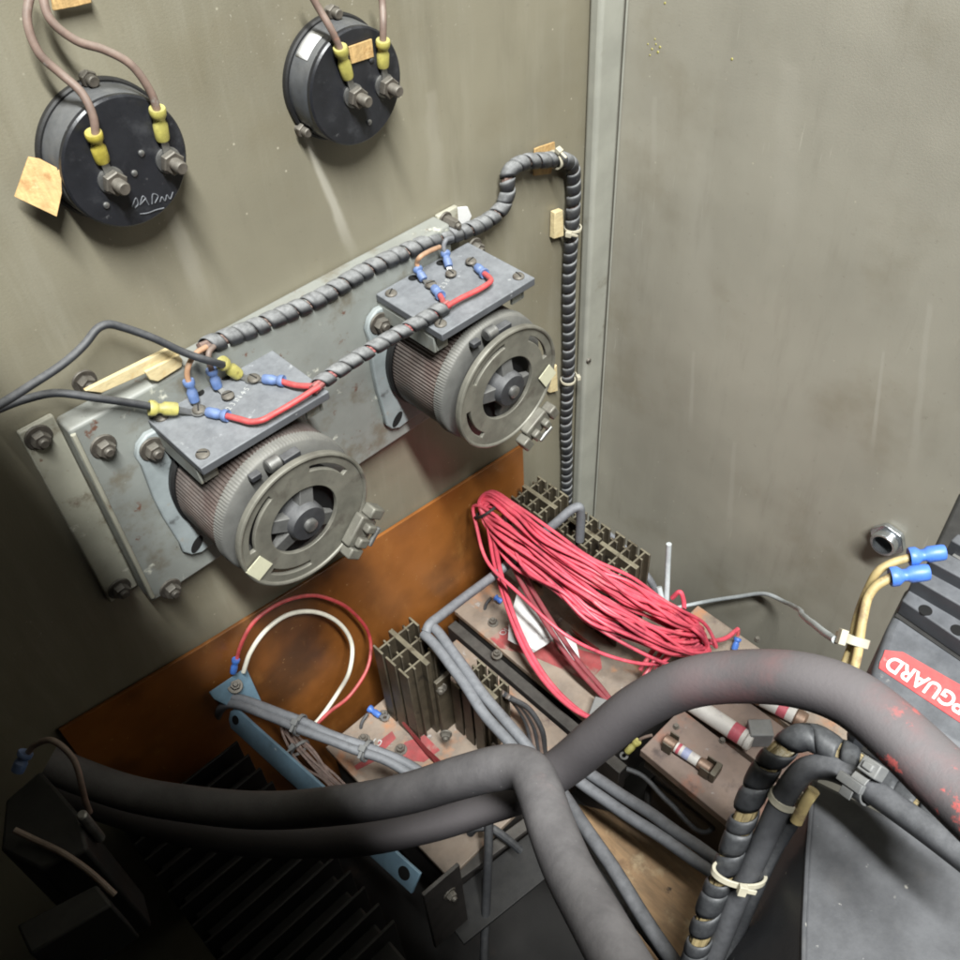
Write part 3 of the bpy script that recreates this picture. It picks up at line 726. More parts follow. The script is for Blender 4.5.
# meter leads
G = 'brown meter leads with yellow crimps'
def mlead(label, pts, s0, s1, st, sm):
    P = [A(p[0], p[1], p[2]) for p in pts]; e0 = A(s0[0], s0[1], s0[2]); e1 = A(s1[0], s1[1], s1[2])
    P += [e0 + (e1 - e0) * .25]
    r = V((st.x, -y1 - .0041, st.z))
    lead(label, 'wire', G, P, .0020, 'wire_brown', [(e0, e1, r, sm, NY, .0035)], 'meter_lead')
mlead('brown lead curving from the top left edge to the left stud of the left meter', [(31, -12, -.012), (27, 20, -.014), (40, 52, -.017), (62, 74, -.02), (82, 94, -.025), (92, 115, -.028)], (93, 132, -.028), (103, 162, -.0245), ms1[0], 'yellow_old')
mlead('brown lead bowing over the top of the left meter to its right stud', [(40, -12, -.012), (50, 20, -.016), (75, 40, -.02), (105, 49, -.023), (132, 64, -.026), (150, 90, -.028)], (157, 108, -.028), (163, 140, -.0245), ms1[1], 'yellow')
mlead('brown lead slanting down to the left stud of the right meter', [(308, -12, -.02), (318, 8, -.022), (329, 28, -.026)], (340, 47, -.028), (348, 78, -.0245), ms2[0], 'yellow')
mlead('brown lead hanging straight down to the right stud of the right meter', [(380, -14, -.02), (382, 5, -.022), (383, 22, -.026)], (383, 40, -.028), (383, 67, -.0245), ms2[1], 'yellow')

# ------------------------------------------------------------------ tape tags
def flag(name, label, pts, y, th, m, cat, tilt=0.0, bev=.0004):
    P = [A(p[0], p[1], p[2] if len(p) > 2 else y) for p in pts]; mb = MB(); mb.slab(P, NY, th); return tag(obj(name, mb, m, bevel=bev), label, cat)
flag('tape_tag', 'tan square tape tag sticking out at the lower left of the left meter', [(29, 157, -.006), (40, 159, -.008), (61, 170, -.02), (62, 193, -.02), (57, 217, -.018), (15, 197, -.01)], 0, .0012, 'tape_old', 'tape')
flag('tape_tag', 'tan tape tag cut by the top edge above the left meter', [(52, -8), (90, -12), (92, 3), (76, 7), (54, 11)], -.006, .0022, 'tape_old', 'tape')
flag('tape_tag', 'crumpled tan tape pad on the panel above the harness bend', [(535, 149, -.003), (540, 147, -.004), (555, 142, -.005), (556, 158, -.004), (551, 174, -.003), (534, 176, -.003)], 0, .0015, 'tape_old', 'tape')
flag('tape_tag', 'upper pale tape pad beside the upright harness', [(555, 213), (563, 210), (564, 236), (554, 239)], -.006, .005, 'tape', 'tape')
flag('tape_tag', 'lower pale tape pad beside the upright harness near the right disc', [(551, 372), (557, 365), (558, 391), (550, 393)], -.006, .005, 'tape', 'tape')
flag('tape_tag', 'torn whitish tape remnant stuck at the end of the bracket top', [(446, 212), (458, 208), (468, 207), (472, 216), (466, 228), (447, 234)], -.003, .0022, 'paper', 'tape')
st = thing('pale_stick', A(135, 372, -.012), 'pale cream stick with a small block standing behind the left terminal board', 'stick')
mb = MB(); mb.slab([A(p[0], p[1], -.018) for p in ((85, 391), (102, 393), (145, 374), (180, 356), (179, 349), (173, 347))], NY, .003); obj('strip', mb, 'tape', st, bevel=.0004)
mb = MB(); mb.slab([A(p[0], p[1], -.0205) for p in ((145, 372), (150, 380), (158, 382), (182, 367), (183, 360), (179, 355))], NY, .0022); obj('block', mb, 'tape', st, bevel=.0006)

# ------------------------------------------------------------------ harnesses
def harness(name, label, pts, r, pitch, wm, cm, cover=.8, rc=.8, wb=.0005, irr=.3):
    P = wob(smooth(pts, 10), wb, .6); root = thing(name, P[len(P) // 2], label, 'harness')
    mb = MB(); n = 5; Q, L = resample(P, .003); fr = frames(Q)
    for k in range(n):
        tw = [Q[i] + (fr[i][0] * math.cos(2 * PI * k / n + i * .03) + fr[i][1] * math.sin(2 * PI * k / n + i * .03)) * (r * rc * .55) for i in range(len(Q))]
        mb.tube(tw, r * rc * .44, 8)
    obj('wire_core', mb, cm, root)
    mb = MB(); spiral(mb, P, r, pitch, cover, 20, .12, irr); obj('spiral_wrap', mb, wm, root, solid=.0007, sharp=60)
    return root, P
hp = [(200, 350, -.016), (222, 340, -.015), (255, 327, -.015), (295, 309, -.015), (340, 285, -.015), (385, 262, -.016), (425, 244, -.016), (465, 231, -.014), (488, 219, -.011),
      (502, 206, -.010), (508, 190, -.010), (508, 178, -.010), (513, 168, -.010), (525, 162, -.011), (545, 161, -.012), (562, 160, -.010), (572, 166, -.0085), (573, 182, -.0075), (572, 215, -.0075), (570, 280, -.0075), (568, 360, -.0075), (567, 430, -.0075), (566, 520, -.0075)]
hn, hpth = harness('wire_harness', 'dusty spiral wrapped wire harness along the bracket top, looping up then down the corner post', As(hp, 0), .0051, .0104, 'wrap', 'core', .92)
tie(hn, A(573, 228, -.0085), UP, .0062, head=V((-1, -.4, .2)))
tie(hn, A(568, 380, -.0085), UP, .0062, head=V((1, -.5, 0)))
tie(hn, A(555, 160, -.012), V((1, 0, .1)), .0064, head=V((0, -.5, 1)))
h2, p2 = harness('jumper_sleeve', 'short dusty sleeve of red wires running between the two terminal boards', Fs([(312, 390), (322, 381), (348, 364), (372, 350), (402, 331), (430, 315), (449, 304)], .4515), .0042, .0105, 'wrap', 'core_red', .9, .8)

# ------------------------------------------------------------------ leads on the terminal boards
R_ = .0022; ZW = ZT + .0040
def blead(label, pts, s0, s1, ring, wm, sm, z=ZW, r=.0017, q=.0030, second=None, group='crimped leads on the terminal boards', top=None):
    P = [A(p[0], p[1], p[3]) if len(p) > 3 else F(p[0], p[1], p[2] if len(p) > 2 else z) for p in pts]
    e0 = A(s0[0], s0[1], s0[3]) if len(s0) > 3 else F(s0[0], s0[1], s0[2] if len(s0) > 2 else z); e1 = A(s1[0], s1[1], s1[3]) if len(s1) > 3 else F(s1[0], s1[1], s1[2] if len(s1) > 2 else z - .0008)
    P.append(e0 + (e1 - e0) * .3)
    ends = [(e0, e1, F(ring[0], ring[1], top or ZT + .0006), sm, UP, q)]
    return lead(label, 'wire', group, P, r, wm, ends, 'crimped_lead', wobble=.0002)
def bscrew(px, py, tb, z=ZT + .0018): return screw(tb, F(px, py, z), UP, .0040, 'bolt', 'terminal_screw')
blead('tan lead with blue crimp, leftmost on the left board', [(207, 347, 0, -.021), (196, 354, 0, -.024), (189, 365, 0, -.026), (187, 376, 0, -.0255)], (188, 380, 0, -.0255), (195, 402), (199, 410), 'wire_tan', 'blue')
blead('short brown lead with blue crimp in the middle of the left board', [(214, 346, 0, -.021), (209, 352, 0, -.024), (209, 360, 0, -.0255)], (211, 369, 0, -.0255), (218, 388), (228, 396), 'wire_brown', 'blue')
blead('black cable arching in from the left edge to the upper yellow crimp', [(-12, 411, 0, -.035), (20, 392, 0, -.03), (62, 364, 0, -.025), (84, 345, 0, -.022), (98, 329, 0, -.021), (108, 325, 0, -.021), (124, 328, 0, -.022), (150, 337, 0, -.026), (182, 351, 0, -.03), (208, 360, 0, -.034)], (221, 362, 0, -.0265), (239, 375), (252, 379), 'wire_black', 'yellow', r=.0023, q=.0038)
blead('straight black cable entering at the left edge with the lower yellow crimp', [(-12, 413, 0, -.02), (25, 399, 0, -.016), (55, 393, 0, -.018), (95, 398, 0, -.024), (135, 404, 0, -.0245)], (149, 408, 0, -.0245), (178, 409, 0, -.0295), (199, 411), 'wire_black', 'yellow', r=.0023, q=.0040, top=ZT + .0014)
blead('red lead from the sleeve to the upper right blue crimp of the left board', [(318, 386, .452), (308, 386, .451), (295, 385, .450)], (284, 381), (263, 379), (254, 379), 'wire_red', 'blue', r=.0019, q=.0031, top=ZT + .0014)
blead('longer red lead bent along the front edge of the left board', [(319, 387, .453), (300, 399, .452), (275, 413, .451), (262, 420, .451), (250, 422, .450), (238, 419, .450)], (228, 416), (207, 412), (199, 410), 'wire_red', 'blue', r=.0019, q=.0032, top=ZT + .0022)
for p in ((199, 410), (228, 396), (254, 379)): bscrew(p[0], p[1], tb1, ZT + .0024)
blead('tan lead with blue crimp at the left of the right board', [(440, 247, 0, -.024), (430, 251, 0, -.027), (420, 257, 0, -.03), (417, 263, 0, -.027)], (417, 268, 0, -.0265), (424, 280), (431, 285), 'wire_tan', 'blue')
blead('grey lead dropping from the harness to the middle blue crimp of the right board', [(452, 238, 0, -.024), (446, 240, 0, -.027), (444, 246, 0, -.0275)], (445, 252, 0, -.0275), (449, 267), (451, 274), 'conduit', 'blue')
blead('red lead bent round the right end of the right board', [(446, 307, .453), (462, 298, .452), (482, 288, .4515), (491, 281, .451), (488, 276, .450)], (485, 274), (477, 267), (471, 262), 'wire_red', 'blue', r=.0019, q=.0031)
blead('short red lead from the sleeve to the near blue crimp of the right board', [(446, 308, .452), (443, 303, .451), (442, 300, .450)], (441, 296), (434, 288), (430, 285), 'wire_red', 'blue', r=.0019, q=.0031, top=ZT + .0014)
for p in ((431, 285), (451, 274), (471, 262)): bscrew(p[0], p[1], tb2, ZT + .0024)

# ------------------------------------------------------------------ rectifier stacks on the floor of the cabinet
def heatsink(parent, x, y, z0, z1, L=.046, arms=3, reach=.017, name='heatsink', rz=0.0):
    """extruded finned bar standing upright: spine along Y with T ended arms"""
    mb = MB(); c, s = math.cos(rz), math.sin(rz); ax = (V((c, s, 0)), V((-s, c, 0)), UP); zc = (z0 + z1) / 2; h = z1 - z0
    def b(dx, dy, sx, sy): mb.box(V((x, y, zc)) + ax[0] * dx + ax[1] * dy, (sx, sy, h), ax)
    b(0, 0, .0046, L)
    for k in range(arms):
        yy = -L / 2 + L * (k + .5) / arms
        for s_ in (-1, 1):
            b(s_ * (.0023 + reach / 2), yy, reach, .0019)
            b(s_ * (.0023 + reach + .0010), yy, .0020, L / arms * .78)
            b(s_ * (.0023 + reach * .5), yy + .0026, .0018, .0032); b(s_ * (.0023 + reach * .5), yy - .0026, .0018, .0032)
    return obj(name, mb, ['alu_dark', 'alu_cut'], parent, bevel=.0003, seg=1, topmat=1)

def plate(parent, name, x0, x1, y0, y1, z0, z1, m, bevel=.0008):
    mb = MB(); mb.bx(x0, x1, y0, y1, z0, z1); return obj(name, mb, m, parent, bevel=bevel)

def blob(c, rx, ry, n=18, jit=.25, rot=0):
    out = []
    for i in range(n):
        a = 2 * PI * i / n; k = 1 + random.uniform(-jit, jit); x = math.cos(a) * rx * k; y = math.sin(a) * ry * k
        out.append(V(c) + V((x * math.cos(rot) - y * math.sin(rot), x * math.sin(rot) + y * math.cos(rot), 0)))
    return out

# far stack, under the red coil
ps = thing('rectifier_stack', (-.16, -.1, .02), 'rusty rectifier plate with bronze finned heatsinks under the coil of red wire', 'rectifier', 'rectifier stacks')
plate(ps, 'base_plate', -.2205, -.070, -.232, -.016, .034, .040, 'rust')
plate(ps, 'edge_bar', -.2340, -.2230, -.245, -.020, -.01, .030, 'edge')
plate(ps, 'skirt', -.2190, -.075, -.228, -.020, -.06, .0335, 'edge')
for k, yy in enumerate((-.040, -.090, -.140)): heatsink(ps, -.120 + (0, .006, -.001)[k], yy, .0405, (.149, .138, .146)[k], .044, 3, (.015, .013, .016)[k])
for p in ((493, 623), (497, 655), (622, 712)): bolt(ps, F(p[0], p[1], .040), UP, .0038, .004, 1.4)
mb = MB(); mb.slab([F(p[0], p[1], .0404) for p in ((490, 638), (512, 622), (545, 640), (600, 655), (602, 668), (588, 682), (560, 668), (530, 655), (500, 648))], UP, .0003); obj('red_patch', mb, 'redlabel', ps)
mb = text_mb('OUT', F(503, 636, .0408), (F(520, 622, .04) - F(503, 636, .04)).normalized(), V((-.2, 1, 0)).normalized() * 1.0, .006, .0001); obj('marking', mb, 'print', ps)
mb = MB(); e = [F(577, 640, .052), F(600, 660, .054), F(604, 672, .045)]
mb.hull8([F(575, 634, .044), F(602, 655, .044), F(602, 655, .041), F(575, 634, .041)], [F(571, 628, .062), F(598, 648, .062), F(599, 649, .060), F(572, 629, .060)]); obj('bus_strap', mb, 'redlabel', ps, bevel=.0005)
mb = MB(); mb.box(F(600, 712, .05), (.02, .016, .016), (V((.9, .4, 0)).normalized(), V((-.4, .9, 0)).normalized(), UP)); obj('clamp_block', mb, 'clamp', ps, bevel=.001)

# near stack, left
qs = thing('rectifier_stack', (-.31, -.14, .01), 'rusty rectifier plate with red patches and two heatsinks left of the thick cables crossing', 'rectifier', 'rectifier stacks')
plate(qs, 'base_plate', -.402, -.2365, -.205, -.036, .021, .027, 'rust')
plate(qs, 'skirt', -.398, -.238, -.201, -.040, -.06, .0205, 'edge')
heatsink(qs, -.318, -.074, .0275, .140, .050, 3, .017)
heatsink(qs, -.288, -.128, .0275, .108, .042, 3, .0125)
mb = MB(); mb.bx(-.3165, -.3000, -.104, -.100, .0275, .112); obj('mounting_strap', mb, 'alu_dark', qs, bevel=.0006)
for p in ((446, 673), (441, 687), (446, 734)): bolt(qs, F(p[0], p[1], .10 if p[1] < 700 else .06), V((-.6, -.6, .2)), .0042, .004, 1.3)
for p in ((384, 716), (401, 750), (364, 740)): bolt(qs, F(p[0], p[1], .027), UP, .0042, .0042, 1.4)
for pts in (((378, 742), (392, 731), (396, 738), (386, 748), (380, 752)), ((354, 766), (372, 755), (375, 761), (357, 770)), ((405, 742), (425, 735), (440, 750), (424, 762), (404, 760), (398, 752))):
    mb = MB(); mb.slab([F(p[0], p[1], .0274) for p in pts], UP, .0003); obj('red_patch', mb, 'redlabel', qs)
mb = text_mb('G', F(379, 748, .0278), V((.9, .43, 0)), V((-.43, .9, 0)), .008, .0001); obj('marking', mb, 'print', qs)
mb = MB(); mb.hull8([F(401, 718, .045), F(427, 748, .045), F(446, 765, .033), F(440, 768, .033)], [F(402, 724, .036), F(427, 755, .035), F(446, 768, .029), F(440, 770, .029)]); obj('bus_strap', mb, 'redlabel', qs, bevel=.0005)
for k in range(5):
    P = smooth([F(498 + k * 3, 690 + k * 2, .10), F(512 + k * 4, 700 + k * 2, .085), F(526 + k * 4, 722 + k * 2, .06), F(533 + k * 3, 752, .03)], 8)
    mb = MB(); mb.tube(P, .0024, 10); obj('strap_wire', mb, 'wire_brown' if k % 2 else 'wire_black', qs)
lead('short dark lead with a bright blue crimp bolted to the left rusty plate', 'wire', None, Fs([(360, 735, .02), (362, 722, .032), (368, 713, .036)], .03), .0016, 'wire_black',
     [(F(369, 708, .036), F(380, 716, .034), F(385, 718, .0325), 'blue_bright', UP, .0030)], 'crimped_lead')
lead('short dark lead with a blue crimp at the far edge of the right rusty plate', 'wire', None, Fs([(484, 618, .03), (487, 604, .045), (492, 598, .05)], .04), .0016, 'wire_black',
     [(F(495, 597, .05), F(502, 602, .048), None, 'blue_bright', UP, .0028)], 'crimped_lead')

# fuse boards
fb = thing('fuse_panel', (-.14, -.3, .04), 'rusty fuse board of three dark slotted strips under the thick cable', 'fuse board')
plate(fb, 'strip', -.2175, -.1605, -.372, -.252, .050, .060, 'rust_dark'); plate(fb, 'strip', -.1560, -.1130, -.372, -.236, .050, .060, 'rust_dark')
plate(fb, 'strip', -.1085, -.0590, -.372, -.194, .050, .060, 'rust')
plate(fb, 'carrier', -.214, -.062, -.366, -.256, .030, .0495, 'black')
plate(fb, 'housing', -.206, -.07, -.362, -.262, -.10, .0295, 'black', .003)
for p in ((676, 727), (768, 700), (757, 640), (722, 741)): bolt(fb, F(p[0], p[1], .060), UP, .0024, .0022, 1.2, stud=False)
def fuse(label, a, b, r, bands, cf=.26, cm='copper'):
    a = V(a); b = V(b); L = (b - a).length; d = (b - a) / L; f = thing('cartridge_fuse', (a + b) / 2 - UP * r, label, 'fuse', 'cartridge fuses')
    mb = MB(); mb.cyl(a, a + d * L * cf, r); obj('end_cap', mb, cm, f)
    mb = MB(); mb.cyl(b - d * L * cf, b, r); obj('end_cap', mb, cm, f)
    mb = MB(); mb.lathe(a + d * L * (cf + .002), d, [(0, r * .93), (L * (1 - 2 * cf - .004), r * .93)], 24); obj('barrel', mb, 'fusewhite', f)
    for (u0, u1, m) in bands:
        mb = MB(); mb.lathe(a + d * L * u0, d, [(0, r * .945), (L * (u1 - u0), r * .945)], 24, caps=False); obj('printed_band', mb, m, f)
    return d
zf = .0685
fa, fe = F(664, 739, zf), F(711, 770, zf)
d = fuse('small copper capped fuse with a white and blue wrapper', fa, fe, .0052, [(.30, .36, 'redband'), (.42, .56, 'fuseblue')])
def clip(p, d):
    s_ = d.cross(UP).normalized(); mb = MB(); p = V(p); ax = (d, s_, UP)
    for k in (-1, 1): mb.box(p + s_ * k * .0063, (.0085, .0012, .013), ax)
    mb.box(p - UP * .0066, (.0085, .0112, .0012), ax)
    return obj('fuse_clip', mb, 'alu_dark', fb, bevel=.0003)
clip(fa.lerp(fe, .14), d); clip(fa.lerp(fe, .93), d)
mb = MB(); mb.box(fe + d * .004 + UP * .001, (.005, .014, .012), (d, d.cross(UP), UP)); obj('fuse_stop', mb, 'alu_dark', fb, bevel=.0005)
ga, ge = F(672, 690, .071), F(752, 743, .071)
fuse('long white fuse half under the thick cable with red end print', ga, ge, .0085, [(.76, .88, 'redband')], .07, 'fusewhite')
mb = MB(); mb.box(F(759, 733, .072), (.016, .020, .020), (V((.7, .7, 0)), V((-.7, .7, 0)), UP)); obj('fuse_clip', mb, 'clamp', fb, bevel=.0012)
ha, he = F(752, 693, .069), F(806, 722, .069)
fuse('white fuse with red print showing just below the thick cable', ha, he, .0078, [(.50, .66, 'redband')], .2)
lead('dark looped lead with a yellow crimp hanging under the fuse board', 'wire', None, Fs([(600, 775, -.01), (612, 766, .0), (640, 775, .0), (668, 802, .0), (700, 831, .0), (710, 830, .005), (715, 815, .015)], .0), .0024, 'wire_black',
     [(F(716, 812, .018), F(727, 800, .03), F(730, 797, .035), 'yellow_old', UP, .0034)], 'looped_lead')
lead('short lead with a yellow crimp at the left corner of the fuse board', 'wire', None, Fs([(652, 736, .055), (645, 738, .05), (640, 740, .045)], .05), .0014, 'wire_brown',
     [(F(638, 741, .044), F(627, 752, .03), F(624, 756, .022), 'yellow', UP, .0032)], 'crimped_lead')
mb = MB(); mb.ring(F(685, 802, -.04), V((-.6, -.4, .5)), .034, .004, 40, 10); tag(obj('rubber_gasket', mb, 'black'), 'dark ring tucked in the shadow under the fuse board', 'gasket')

# paper scraps
def paper(label, pts, tris):
    P = [F(*p) for p in pts]; mb = MB(); mb.add(P, tris)
    return tag(obj('paper_scrap', mb, 'paper', solid=.0003, sharp=5), label, 'paper')
paper('larger torn white paper scrap caught under the red wires', [(519, 586, .088), (537, 606, .084), (549, 624, .082), (561, 632, .072), (551, 642, .068), (533, 653, .066), (519, 646, .068), (508, 640, .070), (509, 622, .080), (514, 604, .086)],
      [(0, 1, 9), (1, 2, 8, 9), (2, 6, 7, 8), (2, 3, 4, 5, 6)])
paper('smaller grey paper corner under the larger paper scrap', [(555, 636, .056), (568, 631, .058), (576, 642, .056), (580, 659, .050), (572, 661, .048), (558, 648, .052)], [(0, 1, 2, 5), (2, 3, 4, 5)])

# ------------------------------------------------------------------ coil of red wire
rc = thing('red_wire_coil', F(590, 570, .12), 'tied coil of glossy red wire lying over the heatsinks', 'wire coil')
front = [(482, 505, .175), (486, 522, .165), (508, 545, .166), (546, 575, .162), (592, 611, .150), (638, 636, .130), (674, 653, .112), (698, 650, .102)]
back = [(705, 642, .106), (694, 632, .118), (666, 618, .138), (632, 602, .156), (592, 579, .172), (550, 551, .180), (515, 517, .184), (490, 500, .182)]
base = [F(*p) for p in front + back]
mb = MB(); cen = sum(base, V()) / len(base)
for k in range(24):
    sx = random.uniform(.90, 1.03); sh = V((random.gauss(0, .0060), random.gauss(0, .0060), random.gauss(0, .0075))); fan = random.uniform(-1, 1)
    pts = []
    for i, p in enumerate(base):
        t_ = i / len(base); q = cen + (p - cen) * (sx if 4 < i < 11 else 1.0)
        spread = math.sin(PI * min(1, i / 8)) if i <= 8 else math.sin(PI * (i - 8) / 8) * .8
        side = V((-.55, -.25, -.55)) * fan * .017 * spread
        tight = .35 if (i in (0, 1, 14, 15)) else 1.0
        pts.append(q + sh * tight + side + V((random.gauss(0, .0024), random.gauss(0, .0024), random.gauss(0, .0022))) * tight)
    P = smooth(pts, 8, True); mb.tube(P, .0016, 9, False)
obj('wire_turns', mb, 'coil_red', rc)
mb = MB()
for pts in ([(486, 512, .172), (489, 530, .165), (494, 560, .14), (505, 600, .11), (522, 645, .085), (545, 682, .07), (572, 708, .062), (594, 720, .058)],
            [(490, 513, .172), (494, 535, .165), (499, 565, .14), (510, 605, .11), (528, 648, .083), (552, 685, .068), (578, 710, .060), (598, 722, .056)],
            [(696, 640, .10), (712, 641, .092), (726, 638, .085), (738, 629, .08)], [(672, 598, .11), (680, 592, .12), (684, 603, .11), (683, 616, .10)],
            [(668, 645, .09), (655, 660, .08), (642, 680, .07), (628, 700, .06)], [(674, 648, .09), (660, 664, .08), (646, 686, .07), (634, 704, .06)], [(660, 640, .09), (650, 655, .08), (640, 670, .07)]):
    mb.tube(smooth([F(*p) for p in pts], 8), .0022, 9)
obj('wire_end', mb, 'coil_red', rc)
mb = MB()
for dx in (0, 7): mb.tube(smooth([F(*p) for p in ((496 + dx, 515, .17), (505 + dx, 545, .155), (520 + dx, 580, .13), (545 + dx, 622, .10), (572 + dx, 662, .08), (592 + dx, 685, .065), (614 + dx * .3, 707, .05))], 8), .0024, 9)
obj('wire_end', mb, 'wire_maroon', rc)
tie(rc, F(487, 510, .172), F(500, 525, .16) - F(483, 500, .18), .0125, m='black', head=V((.6, -.6, .5)))
tie(rc, F(672, 626, .105), F(690, 637, .1) - F(660, 615, .11), .0125, m='black', head=V((.5, -.2, .8)))

# ------------------------------------------------------------------ grey cables between the stacks
def pair(name, label, pts, r, off, m='conduit', ties=(), k=8, n=2):
    P = [F(*p) for p in pts]; root = thing(name, P[len(P) // 2], label, 'cable'); off = V(off)
    for i in range(n):
        mb = MB(); mb.tube(wob(smooth([p + off * (i - (n - 1) / 2) for p in P], k), .0004), r, 14); obj('cable', mb, m, root)
    for (px, py, z, dx, dy) in ties:
        tie(root, F(px, py, z), F(px + dx, py + dy, z) - F(px, py, z), r * 2.05, head=V((-.2, -.4, .9)), m='clamp', width=.003)
    return root
pair('grey_cable_pair', 'pair of stiff grey cables bent over the left heatsink, running down under the thick cable',
     [(428, 630, .158), (436, 638, .160), (460, 670, .160), (490, 712, .158), (522, 748, .152), (540, 775, .14)], .0044, (.0088, .0010, .0005))
cable('grey_cable', 'single stiff grey cable rising from the cable corner behind the red coil', 'cable',
      Fs([(426, 632, .160), (429, 625, .162), (440, 616, .158), (465, 597, .145), (500, 571, .13), (535, 540, .145), (556, 523, .168), (573, 509, .180), (579, 507, .181), (581, 515, .17), (580, 540, .14)], .16), .0043, 'conduit', 14, 8, .0003)
pair('grey_cable_pair', 'grey cable bundle with two ties hooked over the end of the blue angle', [(216, 716, .115), (219, 706, .135), (228, 700, .148), (242, 702, .15), (265, 711, .15), (300, 725, .148), (340, 741, .142), (385, 757, .13), (420, 775, .12), (450, 795, .10)], .0038, (.0025, .0070, .001),
     ties=((300, 725, .148, 20, 8), (367, 751, .135, 20, 8)))
pair('grey_cable_pair', 'pair of grey cables running below the fuse board towards the hose bundle', [(560, 760, .05), (600, 788, .05), (650, 822, .05), (700, 856, .05), (735, 880, .05), (770, 905, .05)], .0052, (.011, .001, .002))
cable('grey_cable', 'grey cable running beside the thick cable to the bottom edge', 'cable', Fs([(545, 770, .10), (570, 805, .10), (600, 850, .10), (632, 900, .11), (690, 985, .12)], .1), .0056, 'hose', 14)
cable('dark_cable', 'dark cable beside the bottom timber running to the bottom edge', 'cable', Fs([(560, 800, .06), (585, 840, .06), (615, 890, .07), (650, 935, .08), (700, 1000, .09)], .1), .0062, 'wire_black', 14)

# ------------------------------------------------------------------ red and white loop
lead('slack red loop above the blue angle with one blue crimp', 'wire', None, [A(235, 668, -.0125)] + [A(*p) for p in ((240, 647, -.012), (256, 620, -.014), (280, 603, -.016), (310, 596, -.018), (340, 603, -.02), (362, 622, -.024), (371, 645, -.03), (366, 670, -.04))] + [F(*p) for p in ((350, 695, .09), (330, 712, .08), (312, 730, .07))],
     .0016, 'wire_red', [(A(236, 659, -.0125), A(233, 673, -.0125), None, 'blue_bright', UP, .0027)], 'loop_wire')
cable('loop_wire', 'slack white loop inside the red loop above the blue angle', 'wire', [A(*p) for p in ((243, 672, -.014), (250, 652, -.013), (266, 630, -.014), (288, 615, -.016), (315, 612, -.02), (340, 624, -.026), (352, 645, -.032), (350, 668, -.042))] + [F(*p) for p in ((338, 692, .09), (318, 720, .075), (305, 732, .07))], .0019, 'wire_white', 12, 10, .0003)

# ------------------------------------------------------------------ blue angle iron and finned block
p0, p1 = A(233, 706, -.016), F(420, 874, .142); d = (p1 - p0).normalized(); out = V((d.y, -d.x, 0)); out = out if out.x < 0 else -out
bl = thing('blue_angle', p0.lerp(p1, .5) - UP * .02, 'light blue painted angle iron with holes between the finned block and the rusty plate', 'angle iron')
dn = (UP * -.80 + out * .60).normalized(); nr = d.cross(dn); nr = nr if nr.x < 0 else -nr
mb = MB(); W = .0185; o = [p0 + dn * .0 + d * .003, p0 - d * .001 + dn * .006, p0 + dn * (W - .005), p0 + d * .005 + dn * W, p1 + dn * W, p1]; mb.slab(o, nr, .0028); obj('front_leg', mb, 'bluepaint', bl, bevel=.0006)
for t_, r in ((.035, .0038), (.945, .0052)):
    c = p0.lerp(p1, t_) + dn * W * .48; u = d; mb = MB(); mb.slab([c + nr * .0004 + (d * math.cos(a) + dn * math.sin(a)) * r for a in [2 * PI * i / 24 for i in range(24)]], nr, .0006); obj('hole', mb, 'void', bl)
mb = MB(); mb.slab([A(*p) for p in ((209, 692, -.0095), (214, 699, -.0125), (232, 708, -.018), (262, 702, -.021), (246, 667, -.0085))], V((0, -.45, .9)), .0022); obj('top_gusset', mb, 'bluepaint', bl, bevel=.0005)
bolt(bl, A(235, 686, -.0128), V((0, -.45, .9)), .0042, .004, 1.5)
# frayed wire bunch lying behind the angle
fw = thing('wire_bunch', F(310, 750, .1), 'frayed bunch of thin pinkish wires lying behind the blue angle', 'wire bunch')
mb = MB()
for k in range(9):
    o_ = V((random.uniform(-.006, .006), random.uniform(-.006, .006), random.uniform(-.004, .004)))
    mb.tube(wob(smooth([F(282, 716, .125) + o_ * .6, F(290, 735, .118) + o_, F(306, 756, .112) + o_ * 1.4, F(325, 776, .106) + o_, F(345, 795, .10) + o_ * 1.5], 8), .0012), .0011, 7)
obj('wires', mb, 'core', fw)
tie(fw, F(300, 748, .113), F(312, 764, .11) - F(296, 742, .113), .0075, m='clamp')

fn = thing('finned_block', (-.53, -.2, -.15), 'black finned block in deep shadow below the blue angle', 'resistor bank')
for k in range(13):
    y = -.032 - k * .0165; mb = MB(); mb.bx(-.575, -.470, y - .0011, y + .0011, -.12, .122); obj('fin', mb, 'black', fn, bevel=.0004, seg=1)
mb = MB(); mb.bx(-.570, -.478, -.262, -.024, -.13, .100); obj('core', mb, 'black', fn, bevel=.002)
# rust coloured end bracket and rods at the bottom
eb = thing('end_bracket', F(440, 880, .09), 'dark rusty end bracket at the lower end of the blue angle', 'bracket')
mb = MB(); a, b = F(421, 893, .132), F(457, 862, .132); mb.hull8([a, b, b + V((0, -.003, 0)), a + V((0, -.003, 0))], [a - UP * .11, b - UP * .11, b - UP * .11 + V((0, -.003, 0)), a - UP * .11 + V((0, -.003, 0))]); obj('plate', mb, 'edge', eb, bevel=.0005)
bolt(eb, F(449, 893, .10), NY, .004, .004)
plate(None, 'x', 0, .01, 0, .01, -3, -2.99, 'edge') if False else None
def bar(name, label, cat, a, b, w_, h, m, bev=.0006):
    a = V(a); b = V(b); d = (b - a).normalized(); s_ = d.cross(UP).normalized(); mb = MB(); mb.box((a + b) / 2, ((b - a).length, w_, h), (d, s_, s_.cross(d)))
    return tag(obj(name, mb, m, bevel=bev), label, cat)
rod = cable('steel_rod', 'thin dark rod standing below the crossing of the thick cables', 'rod', Fs([(489, 822, .07), (488, 860, .04), (486, 905, -.01), (484, 960, -.06), (484, 1010, -.1)], 0), .0038, 'wire_black', 12, 6, 0)
